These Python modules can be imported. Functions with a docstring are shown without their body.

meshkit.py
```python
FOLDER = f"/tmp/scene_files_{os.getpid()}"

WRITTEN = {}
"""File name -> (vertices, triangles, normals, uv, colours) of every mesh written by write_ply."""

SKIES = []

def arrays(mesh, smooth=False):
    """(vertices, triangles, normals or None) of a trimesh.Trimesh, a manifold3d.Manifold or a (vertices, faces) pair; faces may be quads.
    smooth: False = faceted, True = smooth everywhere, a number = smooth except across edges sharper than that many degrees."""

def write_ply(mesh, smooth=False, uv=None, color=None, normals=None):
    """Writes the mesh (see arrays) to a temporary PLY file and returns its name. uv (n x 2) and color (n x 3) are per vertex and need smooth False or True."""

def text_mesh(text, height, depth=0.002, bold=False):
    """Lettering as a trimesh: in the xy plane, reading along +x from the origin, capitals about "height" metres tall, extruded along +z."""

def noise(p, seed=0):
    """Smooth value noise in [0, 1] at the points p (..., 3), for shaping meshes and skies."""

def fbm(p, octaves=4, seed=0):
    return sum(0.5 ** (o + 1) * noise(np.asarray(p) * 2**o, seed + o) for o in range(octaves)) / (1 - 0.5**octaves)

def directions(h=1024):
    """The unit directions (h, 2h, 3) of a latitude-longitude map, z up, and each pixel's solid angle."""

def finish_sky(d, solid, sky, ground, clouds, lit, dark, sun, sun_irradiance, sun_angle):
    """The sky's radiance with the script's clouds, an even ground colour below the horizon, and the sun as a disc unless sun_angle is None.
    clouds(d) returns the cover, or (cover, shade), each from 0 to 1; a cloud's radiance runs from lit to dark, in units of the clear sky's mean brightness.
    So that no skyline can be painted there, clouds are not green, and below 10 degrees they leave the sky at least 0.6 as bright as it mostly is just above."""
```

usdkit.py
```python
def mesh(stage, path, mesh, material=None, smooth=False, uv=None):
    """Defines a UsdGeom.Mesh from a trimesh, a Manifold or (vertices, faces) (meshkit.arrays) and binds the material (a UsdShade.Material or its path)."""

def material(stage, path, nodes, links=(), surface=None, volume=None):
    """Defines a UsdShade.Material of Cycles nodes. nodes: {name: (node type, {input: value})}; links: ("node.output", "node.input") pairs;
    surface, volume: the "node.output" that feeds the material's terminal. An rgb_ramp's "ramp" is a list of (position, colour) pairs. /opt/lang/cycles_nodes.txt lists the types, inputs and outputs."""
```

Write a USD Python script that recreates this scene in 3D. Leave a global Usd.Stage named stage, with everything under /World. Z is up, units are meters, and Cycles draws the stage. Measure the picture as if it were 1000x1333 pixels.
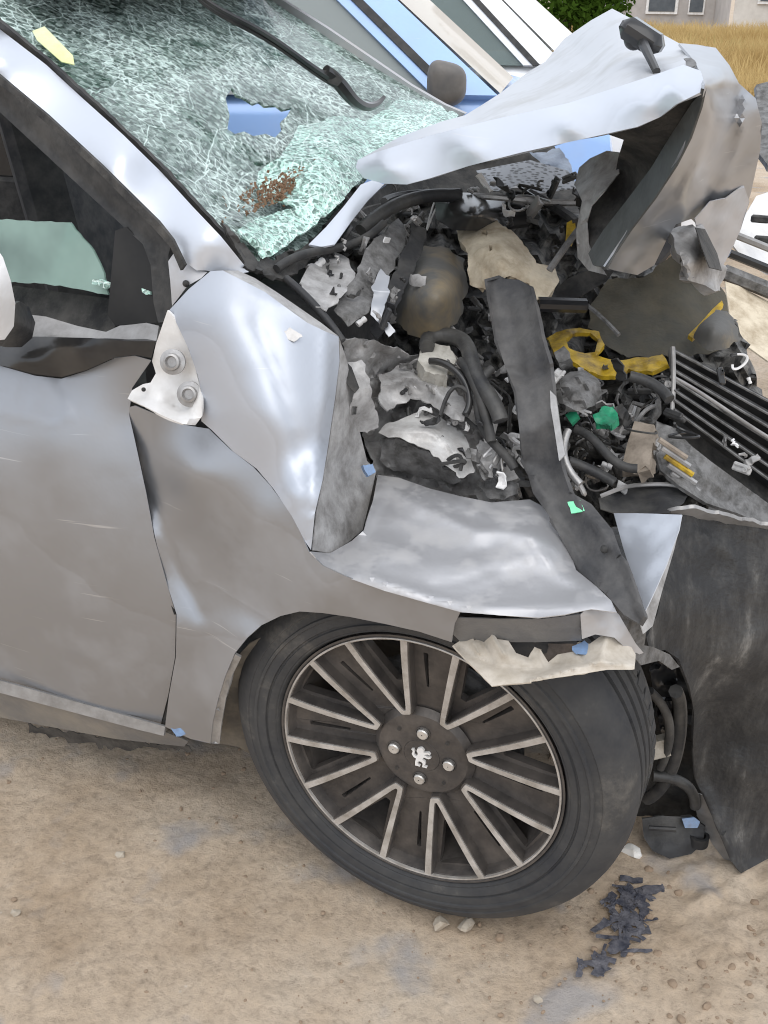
import math, random
import numpy as np, trimesh, usdkit, meshkit
from pxr import Usd, UsdGeom, UsdLux, UsdShade, Gf, Sdf, Vt
from scipy.interpolate import RBFInterpolator
from scipy.spatial import Delaunay
from shapely.geometry import Polygon, Point, LineString
from shapely import affinity, contains_xy, union_all
rnd = random.Random(7)

# ------------------------------------------------------------------ camera, sky, sun, exposure
stage = Usd.Stage.CreateInMemory()
UsdGeom.SetStageUpAxis(stage, 'Z'); UsdGeom.SetStageMetersPerUnit(stage, 1.0)
UsdGeom.Xform.Define(stage, '/World'); UsdGeom.Scope.Define(stage, '/World/Looks')
FPX, PITCH, YAW, ROLL = 1425.0, .4449, .3835, .0106
EYE = np.array([.4695, -1.3134, 1.4479])
CF = np.array([-math.sin(YAW) * math.cos(PITCH), math.cos(YAW) * math.cos(PITCH), -math.sin(PITCH)])
CR = np.array([math.cos(YAW), math.sin(YAW), 0.0]); CU = np.cross(CR, CF)
CR, CU = math.cos(ROLL) * CR + math.sin(ROLL) * CU, -math.sin(ROLL) * CR + math.cos(ROLL) * CU
cam = UsdGeom.Camera.Define(stage, '/World/camera')
cam.CreateFocalLengthAttr(36.0 * FPX / 1000); cam.CreateHorizontalApertureAttr(36.0); cam.CreateVerticalApertureAttr(48.0)
cam.CreateClippingRangeAttr((.05, 2000.0))
cam.CreateExposureAttr(0.66)
cam.AddTransformOp().Set(Gf.Matrix4d(*[float(x) for x in (*CR, 0, *CU, 0, *(-CF), 0, *EYE, 1)]))
SUN_AZ, SUN_EL = math.radians(150), math.radians(58)          # azimuth from +y towards +x
SUN_DIR = np.array([math.sin(SUN_AZ) * math.cos(SUN_EL), math.cos(SUN_AZ) * math.cos(SUN_EL), math.sin(SUN_EL)])
sun = UsdLux.DistantLight.Define(stage, '/World/sun')
sun.CreateIntensityAttr(.22); sun.CreateAngleAttr(55.0); sun.CreateColorAttr(Gf.Vec3f(1, .97, .92)); sun.CreateNormalizeAttr(True)
za = SUN_DIR; xa = np.cross([0, 0, 1.0], za); xa /= np.linalg.norm(xa); ya = np.cross(za, xa)
sun.AddTransformOp().Set(Gf.Matrix4d(*[float(x) for x in (*xa, 0, *ya, 0, *za, 0, 0, 0, 30, 1)]))
dome = UsdLux.DomeLight.Define(stage, '/World/sky')
M = lambda n, nodes, links, surface=None, volume=None: usdkit.material(stage, '/World/Looks/' + n, nodes, links, surface=surface, volume=volume)
sky_m = M('overcast_sky', {
    's': ('sky_texture', dict(sky_type='single_scattering', sun_disc=False, sun_elevation=SUN_EL, sun_rotation=SUN_AZ)),
    'tc': ('texture_coordinate', {}), 'n': ('noise_texture', dict(scale=2.2, detail=5, roughness=.55)),
    'r': ('rgb_ramp', {'ramp': [(.3, (.62,) * 3), (.62, (.92,) * 3)]}),
    'mx': ('mix_color', dict(b=(9.1, 9.5, 10.2), use_clamp=False)), 'b': ('background_shader', dict(strength=.1))},
    [('tc.generated', 'n.vector'), ('n.fac', 'r.fac'), ('r.color', 'mx.fac'), ('s.color', 'mx.a'), ('mx.result', 'b.color')], surface='b.background')
UsdShade.MaterialBindingAPI.Apply(dome.GetPrim()).Bind(sky_m)
for p, l in ((dome, 'pale overcast sky above the yard'),):
    p.GetPrim().SetCustomDataByKey('label', l); p.GetPrim().SetCustomDataByKey('kind', 'structure')

# ------------------------------------------------------------------ helpers
def ray(u, v):
    u, v = np.asarray(u, float)[..., None], np.asarray(v, float)[..., None]
    return CF + CR * (u - 500) / FPX - CU * (v - 666.5) / FPX
def at(u, v, a, s=None):
    """the point seen at photo pixel (u, v) that has y = a, or x / y / z / depth = s"""
    if s is None: a, s = 'y', a
    d = ray(u, v); t = s if a == 'd' else (s - EYE['xyz'.index(a)]) / d['xyz'.index(a)]
    return EYE + d * t
used = {}
def path_for(name, parent):
    base = (parent.GetPath().pathString if parent else '/World') + '/' + name
    n = used.get(base, -1) + 1; used[base] = n
    return base if n == 0 else f'{base}_{n:03d}'
def tag(p, label=None, cat=None, group=None, kind=None):
    p = p.GetPrim() if hasattr(p, 'GetPrim') else p
    for k, v in (('label', label), ('category', cat), ('group', group), ('kind', kind)):
        if v: p.SetCustomDataByKey(k, v)
    return p
def thing(name, label, cat, loc=(0, 0, 0), group=None):
    x = UsdGeom.Xform.Define(stage, path_for(name, None)); x.AddTranslateOp().Set(Gf.Vec3d(*map(float, loc)))
    return tag(x, label, cat, group)
def group_part(name, parent, label=None):
    return tag(UsdGeom.Xform.Define(stage, path_for(name, parent)), label)
def base_of(p):
    m = UsdGeom.XformCache().GetLocalToWorldTransform(p) if p else Gf.Matrix4d(1)
    return np.array(m.ExtractTranslation())
def obj(name, mesh, m, parent=None, smooth=35, label=None, **k):
    v, f = (np.asarray(mesh.vertices), np.asarray(mesh.faces)) if hasattr(mesh, 'vertices') else mesh
    tm = trimesh.Trimesh(np.asarray(v) - base_of(parent), f, process=False)
    return tag(usdkit.mesh(stage, path_for(name, parent), tm, m, smooth=smooth), label, **k)
cat = trimesh.util.concatenate

def relief(outline, ctrl, step=9, thick=.0015, ridges=(), noise=None, rough=0, holes=(), seed=1):
    """a sheet with the given outline; ctrl holds (u, v, y) or (u, v, axis, value), smooth in between; ridges: (polyline, metres away, pixel width)"""
    def dens(ring):
        L = LineString(list(ring) + [ring[0]]); n = max(int(L.length / step), 4)
        p = np.array([L.interpolate(i / n, normalized=True).coords[0] for i in range(n)])
        corner = np.array(ring, float)
        p = np.vstack([p, corner]); s = [L.project(Point(q)) for q in p]
        p = p[np.argsort(s)]; keep = np.r_[True, np.linalg.norm(np.diff(p, axis=0), axis=1) > .8]
        p = p[keep]
        if rough:
            q = np.c_[p * .11, np.full(len(p), seed)]
            p = p + rough * 2 * np.c_[meshkit.fbm(q, 3, seed) - .5, meshkit.fbm(q + 31, 3, seed + 5) - .5]
        return p
    B = dens(outline); HB = [dens(h) for h in holes]
    poly = Polygon(B, HB)
    if not poly.is_valid: poly = Polygon(B).buffer(0)
    x0, y0, x1, y1 = poly.bounds
    gx, gy = np.meshgrid(np.arange(x0, x1, step), np.arange(y0, y1, step * .87)); gx = gx + (np.arange(len(gx)) % 2)[:, None] * step / 2
    g = np.c_[gx.ravel(), gy.ravel()]; inner = poly.buffer(-step * .45)
    g = g[contains_xy(inner, g[:, 0], g[:, 1])]
    P = np.vstack([B, *HB, g]); P = np.unique(np.round(P, 3), axis=0)
    T = Delaunay(P).simplices; c = P[T].mean(1); T = T[contains_xy(poly, c[:, 0], c[:, 1])]
    a = P[T]; ar = (a[:, 1, 0] - a[:, 0, 0]) * (a[:, 2, 1] - a[:, 0, 1]) - (a[:, 1, 1] - a[:, 0, 1]) * (a[:, 2, 0] - a[:, 0, 0])
    T = T[np.abs(ar) > 1e-3]; ar = ar[np.abs(ar) > 1e-3]
    T[ar > 0] = T[ar > 0][:, ::-1]
    cu = np.array([[q[0], q[1]] for q in ctrl], float)
    cd = []
    for q in ctrl:
        X = at(q[0], q[1], *q[2:]); cd.append(1 / ((X - EYE) @ CF))
    if len(ctrl) >= 4: w = RBFInterpolator(cu / 100, np.array(cd), kernel='thin_plate_spline')(P / 100)
    else:
        A = np.c_[cu, np.ones(len(cu))]; k = np.linalg.lstsq(A, np.array(cd), rcond=None)[0]; w = np.c_[P, np.ones(len(P))] @ k
    t = 1 / w
    for line, amp, wid in ridges:
        L = LineString(line); d = np.array([L.distance(Point(q)) for q in P]); t = t + amp * np.exp(-d / wid)
    V = EYE + ray(P[:, 0], P[:, 1]) * t[:, None]
    if noise:
        amp, sc, sd = noise; q = V * sc
        d = (1 - 2 * np.abs(2 * meshkit.fbm(q, 3, sd) - 1)) * amp * .6 + (meshkit.fbm(q * 2.3, 3, sd + 9) - .5) * amp
        V = V + ray(P[:, 0], P[:, 1]) * d[:, None]
    return shell(V, T, thick)
def shell(V, T, thick):
    m = trimesh.Trimesh(V, T, process=False); n = np.zeros_like(V)
    for k in range(3): np.add.at(n, T[:, k], m.face_normals * m.area_faces[:, None])
    n /= np.linalg.norm(n, axis=1, keepdims=True) + 1e-12
    N = len(V); e = np.vstack([T[:, [0, 1]], T[:, [1, 2]], T[:, [2, 0]]])
    key = {}
    for x, y in e: key[(x, y)] = 1
    b = [(x, y) for x, y in key if (y, x) not in key]
    F = [T, T[:, ::-1] + N] + ([np.array([[y, x, x + N] for x, y in b]), np.array([[y, x + N, y + N] for x, y in b])] if b else [])
    return trimesh.Trimesh(np.vstack([V, V - n * thick]), np.vstack(F), process=False)
def tube(pts, r, sides=8, close=True, smooth=6):
    p = np.asarray(pts, float)
    if smooth and len(p) > 2:
        from scipy.interpolate import CubicSpline
        s = np.r_[0, np.cumsum(np.linalg.norm(np.diff(p, axis=0), axis=1))]; p = CubicSpline(s, p)(np.linspace(0, s[-1], smooth * len(p)))
    r = np.interp(np.linspace(0, 1, len(p)), np.linspace(0, 1, np.size(r)), np.ravel(r)) if np.size(r) > 1 else np.full(len(p), float(r))
    t = np.gradient(p, axis=0); t /= np.linalg.norm(t, axis=1, keepdims=True) + 1e-12
    a = np.cross(t[0], [.3, .5, .81]); a /= np.linalg.norm(a); V = []
    for i in range(len(p)):
        a = a - t[i] * (a @ t[i]); a /= np.linalg.norm(a); b = np.cross(t[i], a); th = np.arange(sides) * 2 * np.pi / sides
        V.append(p[i] + r[i] * (np.cos(th)[:, None] * a + np.sin(th)[:, None] * b))
    n = len(p); F = []
    for i in range(n - 1):
        for j in range(sides):
            q, w = i * sides + j, i * sides + (j + 1) % sides; F += [[q, w, w + sides], [q, w + sides, q + sides]]
    V = np.vstack(V + [p[:1], p[-1:]])
    for j in range(sides):
        F += [[n * sides, (j + 1) % sides, j], [n * sides + 1, (n - 1) * sides + j, (n - 1) * sides + (j + 1) % sides]]
    return trimesh.Trimesh(V, F, process=False)
def rbox(size, bev=.1, at_=(0, 0, 0), rot=None):
    """a box with chamfered edges"""
    s = np.array(size) / 2; b = min(size) * bev; P = []
    for sx in (-1, 1):
        for sy in (-1, 1):
            for sz in (-1, 1):
                c = np.array([sx, sy, sz]) * s
                for k in range(3):
                    d = -np.array([sx, sy, sz]) * b; d[k] = 0; P.append(c + d)
    m = trimesh.convex.convex_hull(np.array(P))
    if rot is not None: m.apply_transform(rot)
    m.apply_translation(at_); return m
def lathe(prof, sec=64):
    p = np.asarray(prof, float); th = np.arange(sec) * 2 * np.pi / sec; n = len(p)
    V = np.stack([p[:, :1] * np.cos(th), p[:, :1] * np.sin(th), np.repeat(p[:, 1:], sec, 1)], -1).reshape(-1, 3); F = []
    for i in range(n - 1):
        for j in range(sec):
            a, b = i * sec + j, i * sec + (j + 1) % sec; F += [[a, b, b + sec], [a, b + sec, a + sec]]
    return trimesh.Trimesh(V, F, process=False)
def extr(poly, z0, z1):
    g = getattr(poly, 'geoms', [poly]); ms = []
    for q in g:
        if q.area > 1e-9:
            m = trimesh.creation.extrude_polygon(q, z1 - z0, engine='earcut'); m.apply_translation([0, 0, z0]); ms.append(m)
    return cat(ms)
def frame(o, x, y, z):
    m = np.eye(4); m[:3, 0], m[:3, 1], m[:3, 2], m[:3, 3] = x, y, z, o; return m
def rot_rand(r):
    return trimesh.transformations.random_rotation_matrix(np.array([r.random(), r.random(), r.random()]))

# ------------------------------------------------------------------ materials
def paint(name, base, metallic=.8, rough=.3, coat=.6, dust=(.36, .345, .33), dust_amt=.35, dent=.25, dscale=3.0):
    return M(name, {'g': ('geometry', {}), 'n': ('noise_texture', dict(scale=dscale, detail=8, roughness=.65)),
        'r': ('rgb_ramp', {'ramp': [(.50, (0,) * 3), (.80, (dust_amt,) * 3)]}), 'c': ('mix_color', dict(a=base, b=dust)),
        'n2': ('noise_texture', dict(scale=160, detail=2)), 'rr': ('map_range', dict(from_min=0, from_max=.6, to_min=rough, to_max=rough + .35)),
        'mm': ('map_range', dict(from_min=0, from_max=.6, to_min=metallic, to_max=metallic * .3)),
        'n3': ('noise_texture', dict(scale=9, detail=3)), 'b0': ('bump', dict(strength=dent * .3, distance=.012)), 'b': ('bump', dict(strength=.06, distance=.002)),
        'sm': ('mapping', dict(rotation=(.3, .5, .2), scale=(5, 5, 150))), 'sn': ('noise_texture', dict(scale=1.0, detail=3, distortion=.3)), 'sr': ('rgb_ramp', {'ramp': [(.71, (0,) * 3), (.75, (.5,) * 3)]}), 'sc': ('mix_color', dict(b=(.62, .62, .62))),
        'p': ('principled_bsdf', dict(coat_weight=coat, coat_roughness=.12))},
        [('g.position', 'n.vector'), ('g.position', 'n2.vector'), ('g.position', 'n3.vector'), ('n.fac', 'r.fac'), ('r.color', 'c.fac'), ('g.position', 'sm.vector'), ('sm.vector', 'sn.vector'), ('sn.fac', 'sr.fac'), ('sr.color', 'sc.fac'), ('c.result', 'sc.a'), ('sc.result', 'p.base_color'),
         ('r.color', 'rr.value'), ('rr.result', 'p.roughness'), ('r.color', 'mm.value'), ('mm.result', 'p.metallic'),
         ('n3.fac', 'b0.height'), ('b0.normal', 'b.normal'), ('n2.fac', 'b.height'), ('b.normal', 'p.normal')], surface='p.BSDF')
def grime(name, a, b, scale=12, rough=.6, metallic=0, spec=.4, bump=.4, bscale=60, lo=.38, hi=.66):
    return M(name, {'g': ('geometry', {}), 'n': ('noise_texture', dict(scale=scale, detail=9, roughness=.68)), 'r': ('rgb_ramp', {'ramp': [(lo, a), (hi, b)]}),
        'n2': ('noise_texture', dict(scale=bscale, detail=5, roughness=.6)), 'b': ('bump', dict(strength=bump, distance=.004)),
        'p': ('principled_bsdf', dict(roughness=rough, metallic=metallic, specular_ior_level=spec))},
        [('g.position', 'n.vector'), ('g.position', 'n2.vector'), ('n.fac', 'r.fac'), ('r.color', 'p.base_color'), ('n2.fac', 'b.height'), ('b.normal', 'p.normal')], surface='p.BSDF')
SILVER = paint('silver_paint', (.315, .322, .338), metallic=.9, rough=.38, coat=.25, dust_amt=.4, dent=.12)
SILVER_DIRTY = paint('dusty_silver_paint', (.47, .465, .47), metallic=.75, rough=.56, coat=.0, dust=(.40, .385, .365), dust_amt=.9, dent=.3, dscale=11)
SILVER_SKYLIT = paint('skylit_silver_paint', (.57, .595, .64), metallic=.72, rough=.40, coat=.25, dust_amt=.25, dent=.06)  # same car silver, with the brightness of facing the sky put into its colour
BARE = grime('bare_metal', (.42, .41, .40), (.22, .21, .20), scale=14, rough=.42, metallic=.6, bump=.5, bscale=30)
INNER = grime('inner_panel_grey', (.44, .43, .42), (.22, .21, .20), scale=26, rough=.55, metallic=.25, bump=.6, bscale=45)
DULL = grime('dull_grey_metal', (.20, .195, .19), (.07, .067, .062), scale=42, rough=.6, metallic=.3, bump=.7, bscale=70)
BLACKP = grime('black_plastic', (.022, .022, .023), (.10, .095, .085), scale=9, rough=.5, bump=.35, bscale=80, lo=.45, hi=.78)
BUMPER = grime('scuffed_black_plastic', (.035, .035, .036), (.15, .145, .135), scale=6, rough=.55, bump=.5, bscale=110, lo=.42, hi=.8)
BUMPER = M('streaked_black_plastic', {'g': ('geometry', {}), 'mp': ('mapping', dict(scale=(1, 1, .22))), 'n': ('noise_texture', dict(scale=24, detail=9, roughness=.72)), 'r': ('rgb_ramp', {'ramp': [(.44, (.03, .03, .031)), (.58, (.065, .063, .06)), (.74, (.22, .21, .195))]}),
    'n1': ('noise_texture', dict(scale=4, detail=5)), 'r1': ('rgb_ramp', {'ramp': [(.4, (.6,) * 3), (.65, (1.25,) * 3)]}), 'mx': ('mix_color', dict(blend_type='multiply', fac=1, use_clamp=False)), 'n2': ('noise_texture', dict(scale=110, detail=5)), 'b': ('bump', dict(strength=.5, distance=.004)), 'p': ('principled_bsdf', dict(roughness=.55, specular_ior_level=.4))},
    [('g.position', 'mp.vector'), ('mp.vector', 'n.vector'), ('g.position', 'n1.vector'), ('g.position', 'n2.vector'), ('n.fac', 'r.fac'), ('n1.fac', 'r1.fac'), ('r.color', 'mx.a'), ('r1.color', 'mx.b'), ('mx.result', 'p.base_color'), ('n2.fac', 'b.height'), ('b.normal', 'p.normal')], surface='p.BSDF')
STRAPM = grime('dusty_black_strip', (.04, .04, .042), (.11, .105, .10), scale=10, rough=.6, bump=.35, bscale=90)
DARK = grime('near_black', (.016, .016, .016), (.075, .07, .063), scale=18, rough=.7, bump=.8, bscale=50)  # near-black tone shared by gaps, holes and dark parts
GLOSSB = grime('gloss_black', (.012, .012, .013), (.035, .033, .03), scale=5, rough=.2, spec=.5, bump=.05)
SEAL = grime('rubber_seal', (.02, .02, .02), (.055, .052, .048), scale=25, rough=.6, bump=.2)
CREAM = grime('cream_foam', (.62, .54, .41), (.36, .29, .20), scale=20, rough=.85, bump=.6, bscale=70)
PUTTY = grime('torn_cream_edge', (.56, .51, .44), (.42, .37, .30), scale=30, rough=.8, bump=.4, bscale=50)
YELL = grime('yellow_plastic', (.55, .36, .02), (.16, .10, .02), scale=26, rough=.45, bump=.4)
GREEN = grime('green_plastic', (.02, .26, .13), (.02, .10, .06), scale=40, rough=.4, bump=.3)
MINT = grime('mint_sticker', (.25, .80, .45), (.2, .7, .38), scale=40, rough=.5, bump=.1)
BLUEC = grime('blue_clip', (.20, .32, .52), (.16, .20, .28), scale=40, rough=.4, bump=.2)
OLIVE = grime('muddy_tank', (.085, .082, .075), (.21, .16, .09), scale=7, rough=.6, bump=.4, bscale=35, lo=.5, hi=.72)
TAN = grime('tan_block', (.30, .25, .20), (.16, .13, .10), scale=26, rough=.75, bump=.4)
HOODDIM = paint('dimmed_dusty_hood_paint', (.45, .46, .48), metallic=.5, rough=.45, coat=.15, dust=(.36, .35, .33), dust_amt=.85, dent=.3, dscale=5)  # hood silver darkened in colour to dim the plateau, plus dust
FENDER_SKYLIT = paint('skylit_fender_paint', (.46, .485, .53), metallic=.75, rough=.50, coat=.12, dust_amt=.3, dent=.05)  # car silver again, lightened in colour where the fold faces the sky
UNDERH = grime('hood_underside', (.09, .093, .09), (.05, .05, .048), scale=10, rough=.5, metallic=.2, bump=.3)
WHITEM = grime('white_enamel', (.72, .71, .70), (.55, .53, .50), scale=9, rough=.35, bump=.15)
CAPM = grime('white_mirror_cap', (.85, .85, .86), (.76, .75, .73), scale=6, rough=.25, bump=.05)
TRIM = grime('grey_trim', (.34, .33, .32), (.20, .19, .18), scale=12, rough=.4, metallic=.5, bump=.2)
SILL = grime('sill_grey', (.14, .135, .13), (.22, .20, .17), scale=8, rough=.5, metallic=.2, bump=.3)
RUBBER = M('tyre_rubber', {'g': ('geometry', {}), 'n': ('noise_texture', dict(scale=7, detail=9, roughness=.7)), 'r': ('rgb_ramp', {'ramp': [(.36, (.026, .027, .030)), (.56, (.048, .047, .046)), (.78, (.16, .145, .125))]}),
    'n2': ('noise_texture', dict(scale=90, detail=5)), 'b': ('bump', dict(strength=.35, distance=.003)), 'p': ('principled_bsdf', dict(roughness=.72, specular_ior_level=.35))},
    [('g.position', 'n.vector'), ('g.position', 'n2.vector'), ('n.fac', 'r.fac'), ('r.color', 'p.base_color'), ('n2.fac', 'b.height'), ('b.normal', 'p.normal')], surface='p.BSDF')
RIMD = grime('rim_dark', (.05, .045, .042), (.115, .10, .088), scale=14, rough=.45, metallic=.3, bump=.2)
RIMF = grime('rim_machined', (.50, .475, .445), (.27, .245, .215), scale=20, rough=.42, metallic=.45, bump=.25)
BOLTM = grime('bolt_chrome', (.6, .58, .55), (.4, .38, .35), scale=30, rough=.3, metallic=.7, bump=.1)
def glass(name, tint, body, lo, hi, fmin, fmax, scale, crack=True, spot=None):
    """a pane that lets light through; the cracked kinds carry a net of whitish crack lines and crushed zones"""
    n = {'g': ('geometry', {}), 'fr': ('fresnel', dict(IOR=1.45)), 't': ('transparent_bsdf', dict(color=tint)), 'gl': ('glossy_bsdf', dict(color=(.9,) * 3, roughness=.06)), 'm1': ('mix_closure', {})}
    l = [('fr.fac', 'm1.fac'), ('t.BSDF', 'm1.closure1'), ('gl.BSDF', 'm1.closure2')]
    if not crack: return M(name, n, l, surface='m1.closure')
    n.update({'mp': ('mapping', dict(scale=(1.0, .8, .35))), 'ns': ('noise_texture', dict(scale=7, detail=8, roughness=.7, distortion=.8)), 'rz': ('map_range', dict(from_min=lo, from_max=hi, to_min=0, to_max=1, clamp=True)),
        'wn': ('noise_texture', dict(scale=26, detail=4)), 'wv': ('vector_math', dict(math_type='multiply_add', vector2=(.012, .012, .012))),
        'v': ('voronoi_texture', dict(scale=scale, feature='distance_to_edge')), 'vr': ('rgb_ramp', {'ramp': [(0, (1,) * 3), (.035, (.8,) * 3), (.08, (0,) * 3)]}),
        'v3': ('voronoi_texture', dict(scale=scale * .16, feature='distance_to_edge')), 'r3': ('rgb_ramp', {'ramp': [(0, (1,) * 3), (.006, (.7,) * 3), (.014, (0,) * 3)]}),
        'v2': ('voronoi_texture', dict(scale=scale * 2.2)), 'gb': ('rgb_to_bw', {}), 'gr': ('rgb_ramp', {'ramp': [(.2, (.35,) * 3), (.5, (.9,) * 3), (.8, (1.7,) * 3)]}), 'gm': ('mix_color', dict(blend_type='multiply', fac=.9, use_clamp=False)), 'gf': ('map_range', dict(from_min=.2, from_max=.8, to_min=-.16, to_max=.22)), 'ga': ('math', dict(math_type='add', use_clamp=True)),
        'hz': ('math', dict(math_type='multiply_add', value2=fmax - fmin, value3=fmin)), 'ff': ('math', dict(math_type='multiply')), 'fs': ('math', dict(math_type='multiply_add', value2=.85)), 'fg': ('math', dict(math_type='multiply_add', value2=.40, use_clamp=True)),
        'nd': ('noise_texture', dict(scale=3.2, detail=4)), 'rd': ('rgb_ramp', {'ramp': [(.35, tuple(c * .75 for c in body)), (.65, tuple(c * 1.15 for c in body))]}),
        'ck': ('mix_color', dict(b=(.70, .84, .79))), 'bp': ('bump', dict(strength=.8, distance=.004)), 'ln': ('math', dict(math_type='maximum')),
        'p': ('principled_bsdf', dict(roughness=.22, specular_ior_level=.5)), 'm2': ('mix_closure', {})})
    l += [('g.position', 'mp.vector'), ('mp.vector', 'ns.vector'), ('g.position', 'wn.vector'), ('g.position', 'nd.vector'), ('wn.color', 'wv.vector1'), ('g.position', 'wv.vector3'), ('wv.vector', 'v.vector'), ('wv.vector', 'v3.vector'), ('g.position', 'v2.vector'), ('v.distance', 'vr.fac'), ('v3.distance', 'r3.fac'),
        ('ns.fac', 'rz.value'), ('rz.result', 'hz.value1'), ('vr.color', 'ff.value1'), ('rz.result', 'ff.value2'), ('ff.value', 'fs.value1'), ('hz.value', 'fs.value3'), ('r3.color', 'fg.value1'), ('fs.value', 'fg.value3'),
        ('nd.fac', 'rd.fac'), ('v2.color', 'gb.color'), ('gb.val', 'gr.fac'), ('gb.val', 'gf.value'), ('rd.color', 'gm.a'), ('gr.color', 'gm.b'), ('gm.result', 'ck.a'), ('fg.value', 'ga.value1'), ('gf.result', 'ga.value2'), ('ff.value', 'ln.value1'), ('r3.color', 'ln.value2'), ('ln.value', 'ck.fac'), ('ck.result', 'p.base_color'),
        ('v2.distance', 'bp.height'), ('bp.normal', 'p.normal'), ('ga.value', 'm2.fac'), ('m1.closure', 'm2.closure1'), ('p.BSDF', 'm2.closure2')]
    return M(name, n, l, surface='m2.closure')
CRACK = glass('cracked_glass', (.55, .70, .63), (.35, .43, .395), .39, .66, .12, .64, 58)
CRUSH = glass('crushed_glass', (.45, .66, .57), (.36, .55, .475), .34, .58, .40, .90, 78)

PANE = glass('window_glass', (.55, .62, .60), None, 0, 0, 0, 0, 0, crack=False)
REMNANT = None
def diffuse_pane(name, col, f):  # glass with an even diffuse colour mixed over it
    return M(name, {'fr': ('fresnel', dict(IOR=1.45)), 't': ('transparent_bsdf', dict(color=(.7, .75, .73))), 'gl': ('glossy_bsdf', dict(color=(.9,) * 3, roughness=.05)), 'd': ('diffuse_bsdf', dict(color=col)),
        'm1': ('mix_closure', {}), 'm2': ('mix_closure', dict(fac=f))}, [('fr.fac', 'm1.fac'), ('t.BSDF', 'm1.closure1'), ('gl.BSDF', 'm1.closure2'), ('m1.closure', 'm2.closure1'), ('d.BSDF', 'm2.closure2')], surface='m2.closure')
REMNANT = M('pale_green_pane', {'g': ('geometry', {}), 'n': ('noise_texture', dict(scale=5, detail=4)), 'r': ('map_range', dict(from_min=.35, from_max=.65, to_min=.3, to_max=.9, clamp=True)), 'fr': ('fresnel', dict(IOR=1.5)), 't': ('transparent_bsdf', dict(color=(.5, .68, .6))), 'gl': ('glossy_bsdf', dict(color=(.9,) * 3, roughness=.04)), 'd': ('diffuse_bsdf', dict(color=(.28, .40, .345))),
    'm1': ('mix_closure', {}), 'm2': ('mix_closure', {})}, [('g.position', 'n.vector'), ('n.fac', 'r.value'), ('r.result', 'm1.fac'), ('t.BSDF', 'm1.closure1'), ('d.BSDF', 'm1.closure2'), ('fr.fac', 'm2.fac'), ('m1.closure', 'm2.closure1'), ('gl.BSDF', 'm2.closure2')], surface='m2.closure')  # green glass; its patchy pale diffuse tone is painted reflection of the sky
BEIGEPANE = diffuse_pane('beige_sheen_windscreen', (.62, .57, .50), .72)  # beige layer painted in for the reflection and interior in the screen
GREYPANE = diffuse_pane('grey_side_window', (.34, .37, .36), .6)  # grey diffuse layer over the side glass
DARKPANE = diffuse_pane('grey_green_window', (.16, .20, .19), .6)
BLUEP = paint('blue_paint', (.27, .43, .74), metallic=.1, rough=.3, coat=.6, dust_amt=.25)
WHITEP = paint('white_paint', (.80, .80, .80), metallic=0, rough=.35, coat=.4, dust_amt=.15)
GREYP = grime('grey_mirror_plastic', (.10, .095, .09), (.15, .135, .12), scale=8, rough=.5, bump=.2)
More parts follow.
